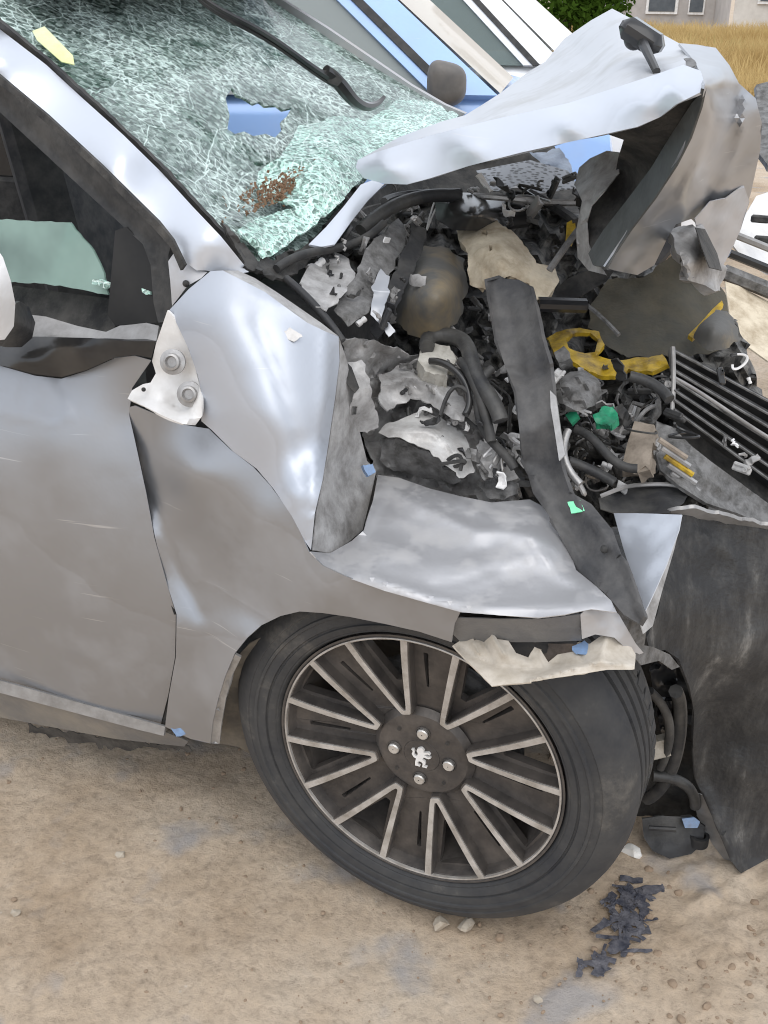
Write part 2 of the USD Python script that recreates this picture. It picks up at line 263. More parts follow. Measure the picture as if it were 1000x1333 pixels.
SANDY = M('dirt_ground', {'g': ('geometry', {}), 'n': ('noise_texture', dict(scale=2.3, detail=10, roughness=.62)), 'r': ('rgb_ramp', {'ramp': [(.30, (.33, .245, .165)), (.50, (.465, .37, .275)), (.70, (.53, .445, .35))]}),
    'ns': ('noise_texture', dict(scale=55, detail=8, roughness=.75)), 'rs': ('rgb_ramp', {'ramp': [(.30, (.55,) * 3), (.5, (1,) * 3), (.75, (1.22, 1.2, 1.16))]}), 'mx': ('mix_color', dict(blend_type='multiply', fac=.8, use_clamp=False)),
    'vo': ('voronoi_texture', dict(scale=42)), 'rv': ('rgb_ramp', {'ramp': [(.0, (1,) * 3), (.10, (.9,) * 3), (.13, (0,) * 3)]}), 'np': ('noise_texture', dict(scale=9, detail=2)), 'rp': ('rgb_ramp', {'ramp': [(.55, (0,) * 3), (.62, (.6,) * 3)]}),
    'mu': ('math', dict(math_type='multiply')), 'm2': ('mix_color', dict(b=(.50, .44, .36))),
    'n4': ('noise_texture', dict(scale=5.1, detail=4, roughness=.5)), 'r4': ('rgb_ramp', {'ramp': [(.57, (0,) * 3), (.68, (.7,) * 3)]}), 'm4': ('mix_color', dict(b=(.31, .305, .31))),
    'b': ('bump', dict(strength=.55, distance=.02)), 'p': ('principled_bsdf', dict(roughness=.95, specular_ior_level=.15))},
    [('g.position', x + '.vector') for x in ('n', 'ns', 'vo', 'np', 'n4')] + [('n.fac', 'r.fac'), ('ns.fac', 'rs.fac'), ('r.color', 'mx.a'), ('rs.color', 'mx.b'), ('vo.distance', 'rv.fac'), ('np.fac', 'rp.fac'), ('rv.color', 'mu.value1'), ('rp.color', 'mu.value2'),
     ('mu.value', 'm2.fac'), ('mx.result', 'm2.a'), ('n4.fac', 'r4.fac'), ('r4.color', 'm4.fac'), ('m2.result', 'm4.a'), ('m4.result', 'p.base_color'), ('ns.fac', 'b.height'), ('b.normal', 'p.normal')], surface='p.BSDF')
STONE = grime('pale_stone', (.42, .37, .30), (.30, .25, .19), scale=30, rough=.9, bump=.6)
WSTONE = grime('white_stone', (.78, .76, .72), (.6, .57, .52), scale=30, rough=.85, bump=.5)
RAG = grime('dark_shreds', (.03, .032, .045), (.13, .125, .135), scale=40, rough=.75, bump=.8, bscale=120)
GRASS = M('dry_grass', {'o': ('object_info', {}), 'g': ('geometry', {}), 'n': ('noise_texture', dict(scale=.25, detail=4)), 'r': ('rgb_ramp', {'ramp': [(.3, (.36, .235, .09)), (.6, (.50, .37, .17)), (.75, (.30, .27, .10))]}), 'd': ('diffuse_bsdf', {}), 't': ('translucent_bsdf', {}), 'm': ('mix_closure', dict(fac=.3))},
    [('g.position', 'n.vector'), ('n.fac', 'r.fac'), ('r.color', 'd.color'), ('r.color', 't.color'), ('d.BSDF', 'm.closure1'), ('t.BSDF', 'm.closure2')], surface='m.closure')
LEAF = M('leaf_green', {'g': ('geometry', {}), 'r': ('rgb_ramp', {'ramp': [(0, (.045, .085, .012)), (1, (.19, .21, .035))]}), 'd': ('diffuse_bsdf', {}), 't': ('translucent_bsdf', {}), 'm': ('mix_closure', dict(fac=.35))},
    [('g.random_per_island', 'r.fac'), ('r.color', 'd.color'), ('r.color', 't.color'), ('d.BSDF', 'm.closure1'), ('t.BSDF', 'm.closure2')], surface='m.closure')
BARK = grime('bark', (.11, .085, .06), (.06, .045, .03), scale=12, rough=.9)
PLASTER = grime('pale_plaster', (.58, .55, .50), (.46, .43, .39), scale=1.2, rough=.9, bump=.2)
PLASTER2 = grime('grey_plaster', (.40, .37, .35), (.31, .29, .27), scale=1.2, rough=.9, bump=.2)
ROOFM = grime('roof_tile', (.30, .15, .10), (.22, .12, .08), scale=3, rough=.9)
WINM = grime('far_window', (.06, .07, .08), (.09, .10, .11), scale=3, rough=.2)
SEATM = grime('seat_fabric', (.05, .05, .053), (.11, .105, .10), scale=20, rough=.85)

# ------------------------------------------------------------------ ground
def ground():
    def axis(lo, hi, c, fine, nf):
        a = np.linspace(c - fine, c + fine, nf); k = np.geomspace(a[1] - a[0], 1, 2)
        out_hi = c + fine + (hi - c - fine) * (np.linspace(0, 1, 46)[1:] ** 4); out_lo = c - fine - (c - fine - lo) * (np.linspace(0, 1, 46)[1:] ** 4)
        return np.r_[out_lo[::-1], a, out_hi]
    X = axis(-1500, 1500, 0, 1.3, 261); Y = axis(-1500, 2500, .2, 1.1, 221)
    gx, gy = np.meshgrid(X, Y, indexing='ij'); p = np.stack([gx, gy, gx * 0], -1)
    near = np.exp(-((gx ** 2 + gy ** 2) / 9) ** 2)
    z = ((meshkit.fbm(p * 2.2, 4, 3) - .5) * .022 + (meshkit.fbm(p * 13, 4, 8) - .5) * .012 + (meshkit.fbm(p * 45, 3, 9) - .5) * .006) * near
    # churned gravelly soil at the right of the wheel
    k = np.exp(-(((gx - .62) / .22) ** 2 + ((gy - .25) / .22) ** 2)); z += k * ((meshkit.fbm(p * 24, 4, 21) - .45) * .05 + .012)
    # the tyre presses into the soil
    k = np.exp(-((gx / .12) ** 2 + ((gy - .08) / .13) ** 2)); z = z * (1 - k) - .006 * k
    p[..., 2] = z; nx, ny = len(X), len(Y); i, j = np.meshgrid(np.arange(nx - 1), np.arange(ny - 1), indexing='ij'); a = (i * ny + j).ravel()
    return p.reshape(-1, 3), np.vstack([np.c_[a, a + ny, a + ny + 1], np.c_[a, a + ny + 1, a + 1]])
obj('ground', ground(), SANDY, None, True, 'sandy beige dirt ground of the wreck yard', kind='structure')

# ------------------------------------------------------------------ background: house, tree, dry grass field
def house(name, label, c, size, wall, wins, roof_h=1.2, rz=0):
    t = thing(name, label, 'house', c); w, d, h = size; c = np.array(c, float)
    obj('wall', rbox((w, d, h), .01, c + [0, 0, h / 2]), wall, t, False)
    r = trimesh.convex.convex_hull(np.array([[sx * (w / 2 + .3), sy * (d / 2 + .3), h + .003] for sx in (-1, 1) for sy in (-1, 1)] + [[sx * (w / 2 - 1), 0, h + roof_h] for sx in (-1, 1)])); r.apply_translation(c)
    obj('roof', r, ROOFM, t, False)
    for x, z, ww, hh in wins:
        f = obj('window', rbox((ww, .12, hh), .1, c + [x, -d / 2 - .03, z]), WHITEM, t, False)
        obj('pane', rbox((ww * .82, .05, hh * .82), .05, c + [x, -d / 2 - .09, z]), WINM, f, False)
def far(u, d): q = at(u, 60, 'y', d); return (q[0], d, 0)
hx = at(985, 0, 'y', 48)[0]
house('pale_house', 'pale cream house beyond the dry grass at the top right corner', (hx + 3.3, 50, 0), (8, 6, 3.2), PLASTER, [(-2.6, 1.7, 1.1, 1.2), (0, 1.7, 1.1, 1.2), (2.6, 1.7, 1.1, 1.2)])
hx = at(862, 0, 'y', 54)[0]
house('grey_house', 'grey plastered house behind the dry grass left of the pale house', (hx - 1.2, 56, 0), (7.4, 6, 3.4), PLASTER2, [(-2.4, 1.3, .8, 1.1), (-.6, 1.3, .8, 1.1), (1.4, 1.2, 1.4, 1.2), (2.9, 1.2, .7, 1.2)])
def leaves(n, fn, size, r):
    V, F = [], []
    for i in range(n):
        c = fn(r); a, b = np.array([r.gauss(0, 1) for _ in range(3)]), np.array([r.gauss(0, 1) for _ in range(3)])
        a /= np.linalg.norm(a); b -= a * (a @ b); b /= np.linalg.norm(b); s = size * (.6 + .8 * r.random())
        k = len(V); V += [c - a * s, c + b * s * .45, c + a * s, c - b * s * .45]; F += [[k, k + 1, k + 2], [k, k + 2, k + 3]]
    return trimesh.Trimesh(V, F, process=False)
def tree(name, label, c, h, rad, n, seed):
    r = random.Random(seed); c = np.array(c, float); t = thing(name, label, 'tree', c)
    lim = [tube([c, c + [0.05, .05, h * .3], c + [.1, 0, h * .6]], [.16, .11, .06])]
    tips = []
    for i in range(9):
        a = r.random() * 6.28; q = c + [rad * .6 * math.cos(a), rad * .6 * math.sin(a), h * (.35 + .5 * r.random())]; tips.append(q); lim.append(tube([c + [.05, .03, h * (.15 + .2 * r.random())], (c + q) / 2 + [0, 0, h * .12], q], [.06, .04, .02]))
    obj('trunk', cat(lim), BARK, t)
    cl = [(q + [r.gauss(0, .3), r.gauss(0, .3), r.gauss(0, .3)], rad * (.3 + .25 * r.random())) for q in tips for _ in range(4)] + [(c + [rad * .8 * math.cos(a), rad * .8 * math.sin(a), h * .22], rad * .4) for a in np.arange(0, 6.28, .6)]
    def fn(r):
        q, s = cl[r.randrange(len(cl))]; d = np.array([r.gauss(0, 1) for _ in range(3)]); d /= np.linalg.norm(d); return q + d * s * (r.random() ** .4)
    obj('crown', leaves(n, fn, .10, r), LEAF, t, False)
tx = at(738, 0, 'y', 30)
tree('green_tree', 'leafy olive green tree behind the white car at the top of the picture', (tx[0], 30, 0), 4.2, 1.5, 9000, 4)
def tuft(seed):
    r = random.Random(seed); V, F = [], []
    for i in range(26):
        a = r.random() * 6.28; o = np.array([r.gauss(0, .16), r.gauss(0, .16), 0]); h = .35 + .35 * r.random(); d = np.array([math.cos(a), math.sin(a), 0]); s = np.array([-d[1], d[0], 0]) * .012
        k = len(V); V += [o - s, o + s, o + d * h * .25 + [0, 0, h * .6] + s * .7, o + d * h * .25 + [0, 0, h * .6] - s * .7, o + d * h * .6 + [0, 0, h]]; F += [[k, k + 1, k + 2], [k, k + 2, k + 3], [k + 3, k + 2, k + 4]]
    return trimesh.Trimesh(V, F, process=False)
field = UsdGeom.PointInstancer.Define(stage, '/World/dry_grass_field')
protos = [usdkit.mesh(stage, f'/World/dry_grass_field/tufts/tuft_{i:03d}', tuft(i), GRASS) for i in range(3)]
gr = np.random.default_rng(5); pts = []
while len(pts) < 15000:
    y = 13 + 32 * gr.random() ** 1.4; x = -y * .45 + 4 + (gr.random() - .5) * (16 + y * .55)
    if meshkit.noise(np.array([x * .5, y * .5, 0]), 4) < .25 + .5 * gr.random() + .25: pts.append((x, y, -.02))
pts = np.array(pts, np.float32)
field.CreatePrototypesRel().SetTargets([p.GetPath() if hasattr(p, 'GetPath') else p for p in protos])
field.CreatePositionsAttr(Vt.Vec3fArray.FromNumpy(pts)); field.CreateProtoIndicesAttr(Vt.IntArray.FromNumpy(gr.integers(0, 3, len(pts)).astype(np.int32)))
ang = gr.random(len(pts)) * 6.28; field.CreateOrientationsAttr([Gf.Quath(float(math.cos(a / 2)), 0, 0, float(math.sin(a / 2))) for a in ang])
sc = (.45 + .6 * gr.random(len(pts))).astype(np.float32); field.CreateScalesAttr(Vt.Vec3fArray.FromNumpy(np.repeat(sc[:, None], 3, 1)))
tag(field, 'golden dry grass growing across the field behind the wrecks', 'grass', kind='stuff')

# ------------------------------------------------------------------ wheels
def tyre_mesh(R=.342, w=.205):
    g = []
    prof = [(.232, -.030), (.241, -.006), (.247, .004), (.2495, .0035), (.251, .006), (.261, .0095), (.2625, .0065), (.265, .0065), (.2665, .0095), (.280, .0095), (.2815, .012), (.286, .012), (.2875, .0085), (.298, .0065), (.2995, .0078), (.302, .0072), (.312, .001), (.326, -.009), (.335, -.021), (.3395, -.034), (R, -.048)]
    z0, z1 = -.048, -w + .04
    for k in range(4):
        a = z0 + (z1 - z0) * (k + .5) / 4; prof += [(R, a + .0055), (R - .007, a + .004), (R - .007, a - .004), (R, a - .0055)]
    prof += [(R, z1), (.338, z1 - .018), (.325, z1 - .032), (.29, z1 - .04), (.235, z1 - .02)]
    m = lathe(prof, 144)
    v = m.vertices; a = np.arctan2(v[:, 1], v[:, 0]); r = np.hypot(v[:, 0], v[:, 1])
    return m
def tread_blocks(R=.342, w=.205):
    """raised shoulder blocks between the sipes, all the way round"""
    ms = []
    for k in range(72):
        a = k * 2 * math.pi / 72
        for z, n in ((-w + .054, .03),):
            b = rbox((.0035, .022, n), .2, (0, 0, 0)); b.apply_transform(trimesh.transformations.rotation_matrix(.25, [1, 0, 0]))
            b.apply_translation((R - .0005 - (.0035 if z > -.05 else 0), 0, z)); b.apply_transform(trimesh.transformations.rotation_matrix(a, [0, 0, 1])); ms.append(b)
    return cat(ms)
NV, PH = 8, math.radians(17.5)
def pol(r, a): return np.array([r * math.cos(a), r * math.sin(a)])
def dish(m, z_hub=-.024, r0=.05, r1=.225):
    v = m.vertices.copy(); r = np.hypot(v[:, 0], v[:, 1]); k = np.clip((r1 - r) / (r1 - r0), 0, 1); v[:, 2] += z_hub * k ** 1.3; m.vertices = v; return m
def sub(m, n=2):
    for _ in range(n): m = m.subdivide()
    return m
def arm(a, half, wt, wr, r0=.083, r1=.232):
    tip = pol(r0, a); polys = []; side = np.array([-math.sin(a), math.cos(a)]) * .0085; inn = []
    for s in (-1, 1):
        e = pol(r1, a + s * half); t0 = tip + s * side + pol(.012, a); inn.append(t0); d = (e - t0) / np.linalg.norm(e - t0); n = np.array([-d[1], d[0]])
        polys.append(Polygon([t0 - d * wt * .3 + n * wt, e + n * wr, e - n * wr, t0 - d * wt * .3 - n * wt]))
    polys.append(LineString([inn[0], tip + pol(.002, a) - side * .55, tip + pol(.002, a) + side * .55, inn[1]]).buffer(wt))
    return union_all(polys).buffer(.002).buffer(-.002)
def build_wheel(parent, name, xf, full=True):
    w = group_part(name, parent)
    def add(n, m, mt, sm=30, label=None): m = m.copy(); m.apply_transform(xf); return obj(n, m, mt, w, sm, label)
    add('tyre', tyre_mesh(), RUBBER, 50); add('tread_blocks', tread_blocks(), RUBBER, 20)
    add('rim_lip', lathe([(.236, -.022), (.2375, -.004), (.2405, -.0005), (.2405, .001), (.2375, .0012), (.2345, -.003), (.230, -.005), (.227, -.014)], 144), RIMD, 40)
    add('rim_edge', lathe([(.2345, -.0025), (.2348, .0012), (.2335, .0018), (.2318, .0012), (.2312, -.0035)], 144), RIMF, 40)
    add('rim_barrel', lathe([(.2285, -.012), (.222, -.03), (.214, -.07), (.205, -.12), (.22, -.17), (.232, -.172)], 96), RIMD, 40)
    add('brake_disc', lathe([(.02, -.075), (.15, -.075), (.152, -.082), (.15, -.09), (.02, -.09)], 64), DULL, 30)
    half = math.radians(12.2)
    disc = Point(0, 0).buffer(.2275, 64)
    holes = []
    for k in range(NV):
        a = PH + k * math.pi / 4
        holes.append(Polygon([pol(.138, a - .035), pol(.138, a + .035), pol(.223, a + .150), pol(.223, a - .150)]).buffer(-.003).buffer(.003))
        b = a + math.pi / 8
        holes.append(Polygon([pol(.130, b + .03), pol(.130, b + .06), pol(.200, b + .085), pol(.200, b + .045)]).buffer(-.002).buffer(.002))
    face = disc.difference(union_all(holes))
    # the dark wheel face, hollowed towards the hub
    m = extr(face, -.038, -.022); m = sub(m, 2); add('wheel_face', dish(m), RIMD, 30)
    for k in range(NV):
        a = PH + k * math.pi / 4
        m = sub(extr(arm(a, half, .0056, .0074), -.026, -.0015), 2); sp = add('spoke', dish(m), RIMD, 30)
        m = sub(extr(arm(a, half, .0040, .0055, .084, .2335), -.0022, .0012), 2); add('spoke_face', dish(m), RIMF, 30)
    hubz = -.024
    add('hub', lathe([(.086, hubz - .012), (.076, hubz - .002), (.060, hubz + .0018), (.031, hubz + .0025), (.0305, hubz + .0018), (.030, hubz + .0025), (.001, hubz + .004)], 64), RIMD, 30)
    for k in range(4):
        a = math.radians(87 + 90 * k); c = pol(.047, a)
        add('bolt_hole', lathe([(.0125, hubz + .0036), (.0115, hubz + .0052), (.0105, hubz + .0036)], 24).apply_translation([*c, 0]), RIMD)
        add('wheel_bolt', lathe([(.0095, hubz + .003), (.0095, hubz + .0075), (.0080, hubz + .0092), (.001, hubz + .0095)], 12).apply_translation([*c, 0]), BOLTM)
    for k in range(4):
        c = pol(.058, math.radians(42 + 90 * k)); add('locating_hole', lathe([(.0035, hubz + .0038), (.001, hubz + .0041)], 12).apply_translation([*c, 0]), DARK)
    # rearing lion emblem of the cap
    lion = Polygon([(-1.5, 10), (.6, 11), (2.6, 9.6), (3.4, 8.2), (2.2, 7.6), (3.2, 6.4), (7.4, 7.6), (9.2, 6.0), (8.4, 5.0), (6.6, 5.6), (3.6, 4.2), (3.8, 3.2), (7.2, 2.4), (9.0, 3.2), (9.6, 1.8), (7.4, .6), (3.0, 1.0), (1.6, -1.6), (4.4, -3.6), (4.6, -6.4), (3.2, -8.6), (6.2, -9.2), (5.8, -10.4), (1.4, -10.4), (2.2, -6.4), (1.0, -5.0), (-1.4, -4.6), (-3.0, -6.8), (-2.2, -9.2), (-.4, -9.6), (-.6, -10.6), (-5.2, -10.6), (-5.2, -6.4), (-4.2, -2.4), (-6.6, -1.6), (-8.4, 1.4), (-7.4, 5.2), (-9, 6.4), (-6.6, 7.2), (-5.6, 4.6), (-6.4, 1.8), (-5.0, .2), (-3.4, .2), (-2.6, 3.6), (-3.8, 6.4), (-3.2, 8.8)])
    lion = affinity.scale(lion, .0018, .0018, origin=(0, 0)); add('lion_emblem', extr(lion, hubz + .003, hubz + .0075), WHITEM, 30)
    return w

# ------------------------------------------------------------------ the wrecked silver car
car = thing('wrecked_car', 'crashed silver car with shattered windscreen, crumpled hood and torn front', 'car')
st_, ca_ = -.0155, -.0499
wn = np.array([math.sin(st_) * math.cos(ca_), -math.cos(st_) * math.cos(ca_), math.sin(ca_)]); we1 = np.array([math.cos(st_), math.sin(st_), 0]); we2 = -np.cross(we1, wn); we2 = we2 if we2[2] > 0 else -we2
build_wheel(car, 'front_wheel', frame([0, 0, .342 * math.cos(ca_)], np.cross(we2, wn), we2, wn))
P = lambda name, outline, ctrl, m, label=None, parent=car, smooth=40, **k: obj(name, relief(outline, ctrl, **k), m, parent, smooth, label)

# door and sill
door = P('door', [(-140, 455), (0, 476), (45, 489), (80, 493), (112, 483), (150, 466), (175, 463), (197, 469), (172, 505), (168, 540), (176, 575), (190, 640), (201, 700), (216, 755), (229, 800), (228, 855), (219, 905), (209, 944), (100, 914), (0, 886), (-140, 846)],
    [(-140, 470, .03), (0, 480, .03), (190, 470, .04), (170, 540, .03), (200, 700, .0), (229, 820, -.005), (210, 940, .015), (100, 700, -.03), (0, 700, -.035), (0, 880, .015), (-140, 840, .015), (-140, 650, -.035), (60, 560, -.015), (100, 860, -.012), (60, 800, -.028)], SILVER,
    ridges=[([(-140, 530), (0, 535), (70, 548), (88, 540), (62, 500)], -.004, 6), ([(70, 885), (130, 868), (160, 850)], .003, 8)], noise=(.003, 5, 3))
obj('door_edge_gap', relief([(229, 848), (233, 870), (226, 905), (216, 948), (205, 946), (216, 905), (222, 870)], [(229, 850, .012), (210, 946, .02), (226, 900, .014), (216, 900, .014)], step=6), DARK, door)
P('lower_door_trim', [(-140, 845), (0, 886), (215, 946), (213, 958), (180, 950), (0, 902), (-140, 861)], [(-140, 850, .003), (0, 888, .0), (215, 946, .005), (0, 902, -.006), (200, 956, .0)], TRIM, step=7, thick=.006)
P('sill', [(-140, 858), (0, 899), (190, 950), (215, 953), (245, 965), (240, 972), (150, 962), (0, 934), (-140, 905)], [(-140, 862, .02), (0, 904, .015), (200, 955, .02), (0, 934, .05), (230, 970, .05), (-140, 905, .05)], SILL, noise=(.004, 12, 5), step=7)
P('blue_clip', [(222, 949), (236, 947), (242, 956), (230, 960)], [(222, 949, -.0), (240, 950, -.0), (230, 960, .002)], BLUEC, rough=3, step=5, thick=.006)
P('sill_weld_flange', [(40, 944), (120, 958), (200, 966), (245, 970), (250, 976), (200, 975), (150, 976), (100, 968), (40, 952)], [(40, 944, .06), (245, 970, .06), (100, 968, .075), (200, 975, .07)], DARK, step=4, rough=9)

# window frame, glass and interior side
fr = P('window_frame', [(-140, -10), (-60, 55), (0, 106), (60, 156), (130, 222), (200, 290), (223, 318), (219, 332), (222, 370), (226, 405), (222, 418), (206, 420), (200, 395), (196, 345), (186, 318), (110, 248), (0, 146), (-60, 95), (-140, 30)],
    [(-140, 0, .20), (0, 110, .16), (130, 225, .11), (220, 320, .075), (215, 415, .045), (190, 320, .08), (100, 240, .12), (0, 146, .16), (-140, 30, .20)], SEAL, step=7, thick=.02, ridges=[([(-140, 10), (0, 130), (110, 235), (200, 320), (212, 415)], .008, 5)])
P('window_seal', [(-60, 48), (0, 99), (60, 149), (130, 214), (205, 288), (224, 312), (240, 345), (235, 352), (222, 322), (200, 297), (130, 226), (60, 160), (0, 110), (-60, 60)], [(-60, 50, .13), (0, 100, .115), (130, 216, .065), (220, 310, .04), (235, 350, .035)], DARK, step=6, thick=.006, parent=fr)
P('door_corner_trim', [(186, 318), (196, 345), (200, 395), (206, 420), (150, 424), (140, 410), (150, 300), (165, 295)], [(186, 318, .085), (200, 420, .055), (150, 424, .06), (150, 300, .09)], grime('matt_black', (.008, .008, .008), (.02, .019, .018), scale=8, rough=.6, bump=.1), step=7, thick=.01)
P('window_glass', [(-60, 287), (0, 285), (60, 288), (90, 290), (104, 305), (122, 325), (134, 350), (141, 384), (120, 380), (90, 374), (60, 370), (20, 368), (-60, 372)], [(-60, 287, .135), (90, 290, .118), (140, 384, .09), (20, 370, .10), (-60, 370, .1)], REMNANT, 'pale green pane half wound down in the door window', step=7, thick=.004, rough=2)
P('glass_crumbs', [(120, 362), (140, 366), (170, 370), (196, 378), (196, 383), (165, 377), (138, 374), (120, 370)], [(120, 362, .085), (196, 380, .065), (140, 374, .08), (160, 368, .078)], CRUSH, step=4, thick=.003, rough=3)
P('inner_door_panel', [(-140, 372), (20, 372), (140, 388), (152, 405), (148, 440), (-140, 440)], [(-140, 372, .17), (140, 388, .15), (-140, 440, .12), (140, 440, .1)], DARK, step=14, thick=.01)
P('belt_trim', [(-140, 440), (0, 436), (26, 408), (60, 412), (100, 424), (138, 432), (160, 422), (190, 420), (207, 424), (203, 446), (165, 446), (120, 442), (45, 440), (0, 448), (-140, 452)], [(-140, 445, .02), (26, 408, .05), (140, 432, .055), (205, 424, .05), (200, 446, .028), (45, 440, .028), (0, 448, .02)], TRIM, step=7, thick=.008, ridges=[([(60, 432), (120, 437), (200, 436)], -.006, 7)])
P('mirror_base', [(-140, 450), (0, 446), (45, 438), (120, 440), (165, 444), (203, 444), (197, 466), (176, 462), (150, 465), (112, 482), (80, 491), (45, 487), (0, 475), (-140, 454)], [(-140, 452, .015), (0, 446, .015), (45, 438, .02), (200, 445, .025), (195, 466, .022), (80, 491, .01), (100, 460, -.012), (30, 462, -.01), (160, 454, .006)], GLOSSB, step=7, thick=.012)
mir = P('side_mirror', [(-140, 350), (-60, 318), (-10, 315), (4, 335), (14, 365), (20, 395), (18, 425), (6, 442), (-60, 450), (-140, 440)], [(-140, 360, -.14), (-60, 330, -.18), (0, 330, -.13), (20, 400, -.09), (0, 440, -.10), (-60, 440, -.16), (-140, 440, -.14), (-60, 390, -.2), (-10, 385, -.17)], CAPM, 'white door mirror at the left edge', step=6, thick=.05)
P('mirror_hinge', [(16, 398), (26, 392), (38, 400), (46, 420), (42, 440), (28, 452), (8, 452), (-20, 446), (12, 432)], [(16, 398, -.07), (40, 402, .0), (44, 436, .0), (10, 450, -.05), (28, 420, -.05)], BLACKP, step=5, thick=.02, parent=mir)

# front pillar and roof
P('front_pillar', [(-140, -95), (-60, -25), (0, 38), (60, 84), (110, 130), (160, 175), (210, 224), (250, 268), (288, 308), (318, 345), (324, 354), (300, 358), (268, 352), (256, 352), (240, 340), (222, 314), (170, 258), (110, 203), (60, 157), (0, 108), (-60, 58), (-140, -15)],
    [(-140, -90, .33), (0, 40, .25), (110, 130, .20), (210, 224, .155), (318, 345, .10), (270, 352, .06), (222, 316, .06), (110, 203, .105), (0, 108, .15), (-140, -10, .22), (0, 70, .165), (160, 205, .1), (270, 310, .06)], SILVER_SKYLIT, step=8, noise=(.001, 6, 2))
P('windshield_seal', [(-60, -35), (0, 28), (60, 76), (110, 122), (160, 168), (212, 218), (252, 262), (290, 302), (322, 344), (340, 352), (334, 358), (318, 347), (288, 310), (250, 270), (210, 227), (160, 178), (110, 133), (60, 87), (0, 41), (-60, -22)], [(-60, -30, .275), (0, 34, .255), (110, 128, .205), (210, 223, .16), (330, 354, .115)], SEAL, step=5, thick=.006, rough=1.5)
P('pillar_foot', [(226, 330), (240, 340), (256, 352), (270, 354), (262, 362), (244, 372), (232, 388), (224, 398), (222, 370), (219, 340)], [(226, 330, .066), (268, 354, .062), (224, 398, .045), (245, 365, .05)], SILVER_DIRTY, step=6)
obj('bolt_hole', trimesh.creation.icosphere(2, .005).apply_translation(at(242, 369, .046)), DARK, car)
def q_(*a): return at(*a)
roofz = 1.50
rp = [(-.75, .36, 1.475), (-.75, 1.36, 1.475), (-2.9, 1.36, 1.50), (-2.9, .36, 1.50)]
roof = trimesh.convex.convex_hull(np.array([[x, y, z] for x, y, z in rp] + [[x, y * .9 + .08, z + .035] for x, y, z in rp])); obj('roof', roof, SILVER, car)
obj('rear_side_body', cat([rbox((1.2, .06, .78), .3, (-2.35, .05, .64)), rbox((.12, .05, .62), .2, (-1.62, .13, 1.2))]), SILVER, car)
obj('car_floor', cat([rbox((3.1, 1.55, .06), .2, (-1.95, .90, .27)), rbox((2.6, .03, .6), .2, (-1.9, .12, .6)), rbox((2.9, .05, .62), .2, (-2.0, 1.62, .58))]), DARK, car)
for y in (.52, 1.2):
    s = trimesh.util.concatenate([rbox((.5, .5, .16), .35, (-1.15, y, .6)), rbox((.16, .48, .62), .4, (-1.42, y, .95), trimesh.transformations.rotation_matrix(-.2, [0, 1, 0])), rbox((.1, .24, .17), .4, (-1.50, y, 1.33))])
    obj('seat', s, SEATM, car, 40)
dash = trimesh.convex.convex_hull(np.array([[-.25, y, z] for y in (.25, 1.55) for z in (.55, .96)] + [[-.62, y, z] for y in (.25, 1.55) for z in (.70, .98)] + [[-.45, y, 1.0] for y in (.3, 1.5)])); obj('dashboard', dash, SEATM, car, 30)
sw = trimesh.creation.torus(.18, .015, major_sections=32, minor_sections=8); sw.apply_transform(trimesh.transformations.rotation_matrix(-1.1, [0, 1, 0])); sw.apply_translation((-.78, 1.2, 1.0)); obj('steering_wheel', sw, SEATM, car)
obj('far_side_window', rbox((1.6, .008, .5), .3, (-2.18, 1.63, 1.14)), GLOSSB, car)
obj('front_subframe', cat([rbox((.75, 1.2, .05), .2, (.05, 1.0, .24)), rbox((.5, .06, .10), .2, (.0, .42, .24))]), DARK, car)
obj('firewall', relief([(300, 330), (420, 300), (560, 200), (700, 150), (760, 260), (760, 560), (430, 560), (360, 420)], [(300, 330, .30), (560, 200, 1.2), (700, 150, 1.4), (760, 560, .75), (430, 560, .42), (420, 300, .6)], noise=(.05, 9, 4), step=12, thick=.01), DARK, car, 30)

# shattered windscreen
ws = P('windshield', [(-140, -150), (150, -160), (300, -45), (355, -2), (420, 38), (470, 72), (530, 112), (575, 138), (602, 148), (575, 165), (520, 185), (490, 205), (478, 232), (455, 258), (428, 292), (404, 318), (372, 332), (345, 345), (325, 345), (290, 303), (252, 262), (212, 219), (160, 168), (110, 122), (60, 76), (0, 30), (-60, -32)],
    [(-60, -30, .30), (0, 32, .272), (110, 125, .222), (212, 220, .175), (325, 345, .125), (150, -160, 1.25), (355, -2, 1.30), (600, 148, 1.30), (480, 225, .75), (404, 318, .33), (300, 120, .60), (420, 160, .82), (200, 40, .62), (345, 250, .40), (450, 130, 1.0)], CRACK, step=8, thick=.005,
    ridges=[([(255, 215), (320, 262), (400, 275), (440, 235)], .02, 22), ([(390, 130), (440, 160), (500, 165)], -.025, 20), ([(480, 225), (430, 215), (390, 190)], .02, 14), ([(300, 290), (350, 300), (420, 250)], -.02, 16)], noise=(.012, 7, 12),
    holes=[[(294, 128), (297, 121), (302, 114), (308, 124), (316, 126), (330, 135), (338, 132), (345, 138), (360, 137), (368, 143), (380, 140), (374, 151), (366, 158), (368, 168), (358, 179), (346, 174), (330, 177), (318, 171), (306, 174), (296, 168), (299, 150)]])
P('crushed_glass_fold', [(480, 155), (520, 128), (560, 134), (598, 150), (560, 172), (505, 196), (478, 226), (450, 258), (400, 300), (345, 338), (310, 300), (330, 285), (390, 268), (340, 258), (335, 225), (370, 200), (390, 165), (440, 150)],
    [(480, 155, .93), (598, 150, 1.20), (478, 226, .60), (345, 338, .14), (310, 300, .15), (400, 300, .29), (340, 240, .35), (390, 165, .63), (440, 190, .60), (420, 235, .40), (520, 170, .88)], CRUSH, 'crushed folded lower part of the glass', parent=ws, step=6, thick=.004, noise=(.03, 11, 7), rough=4)
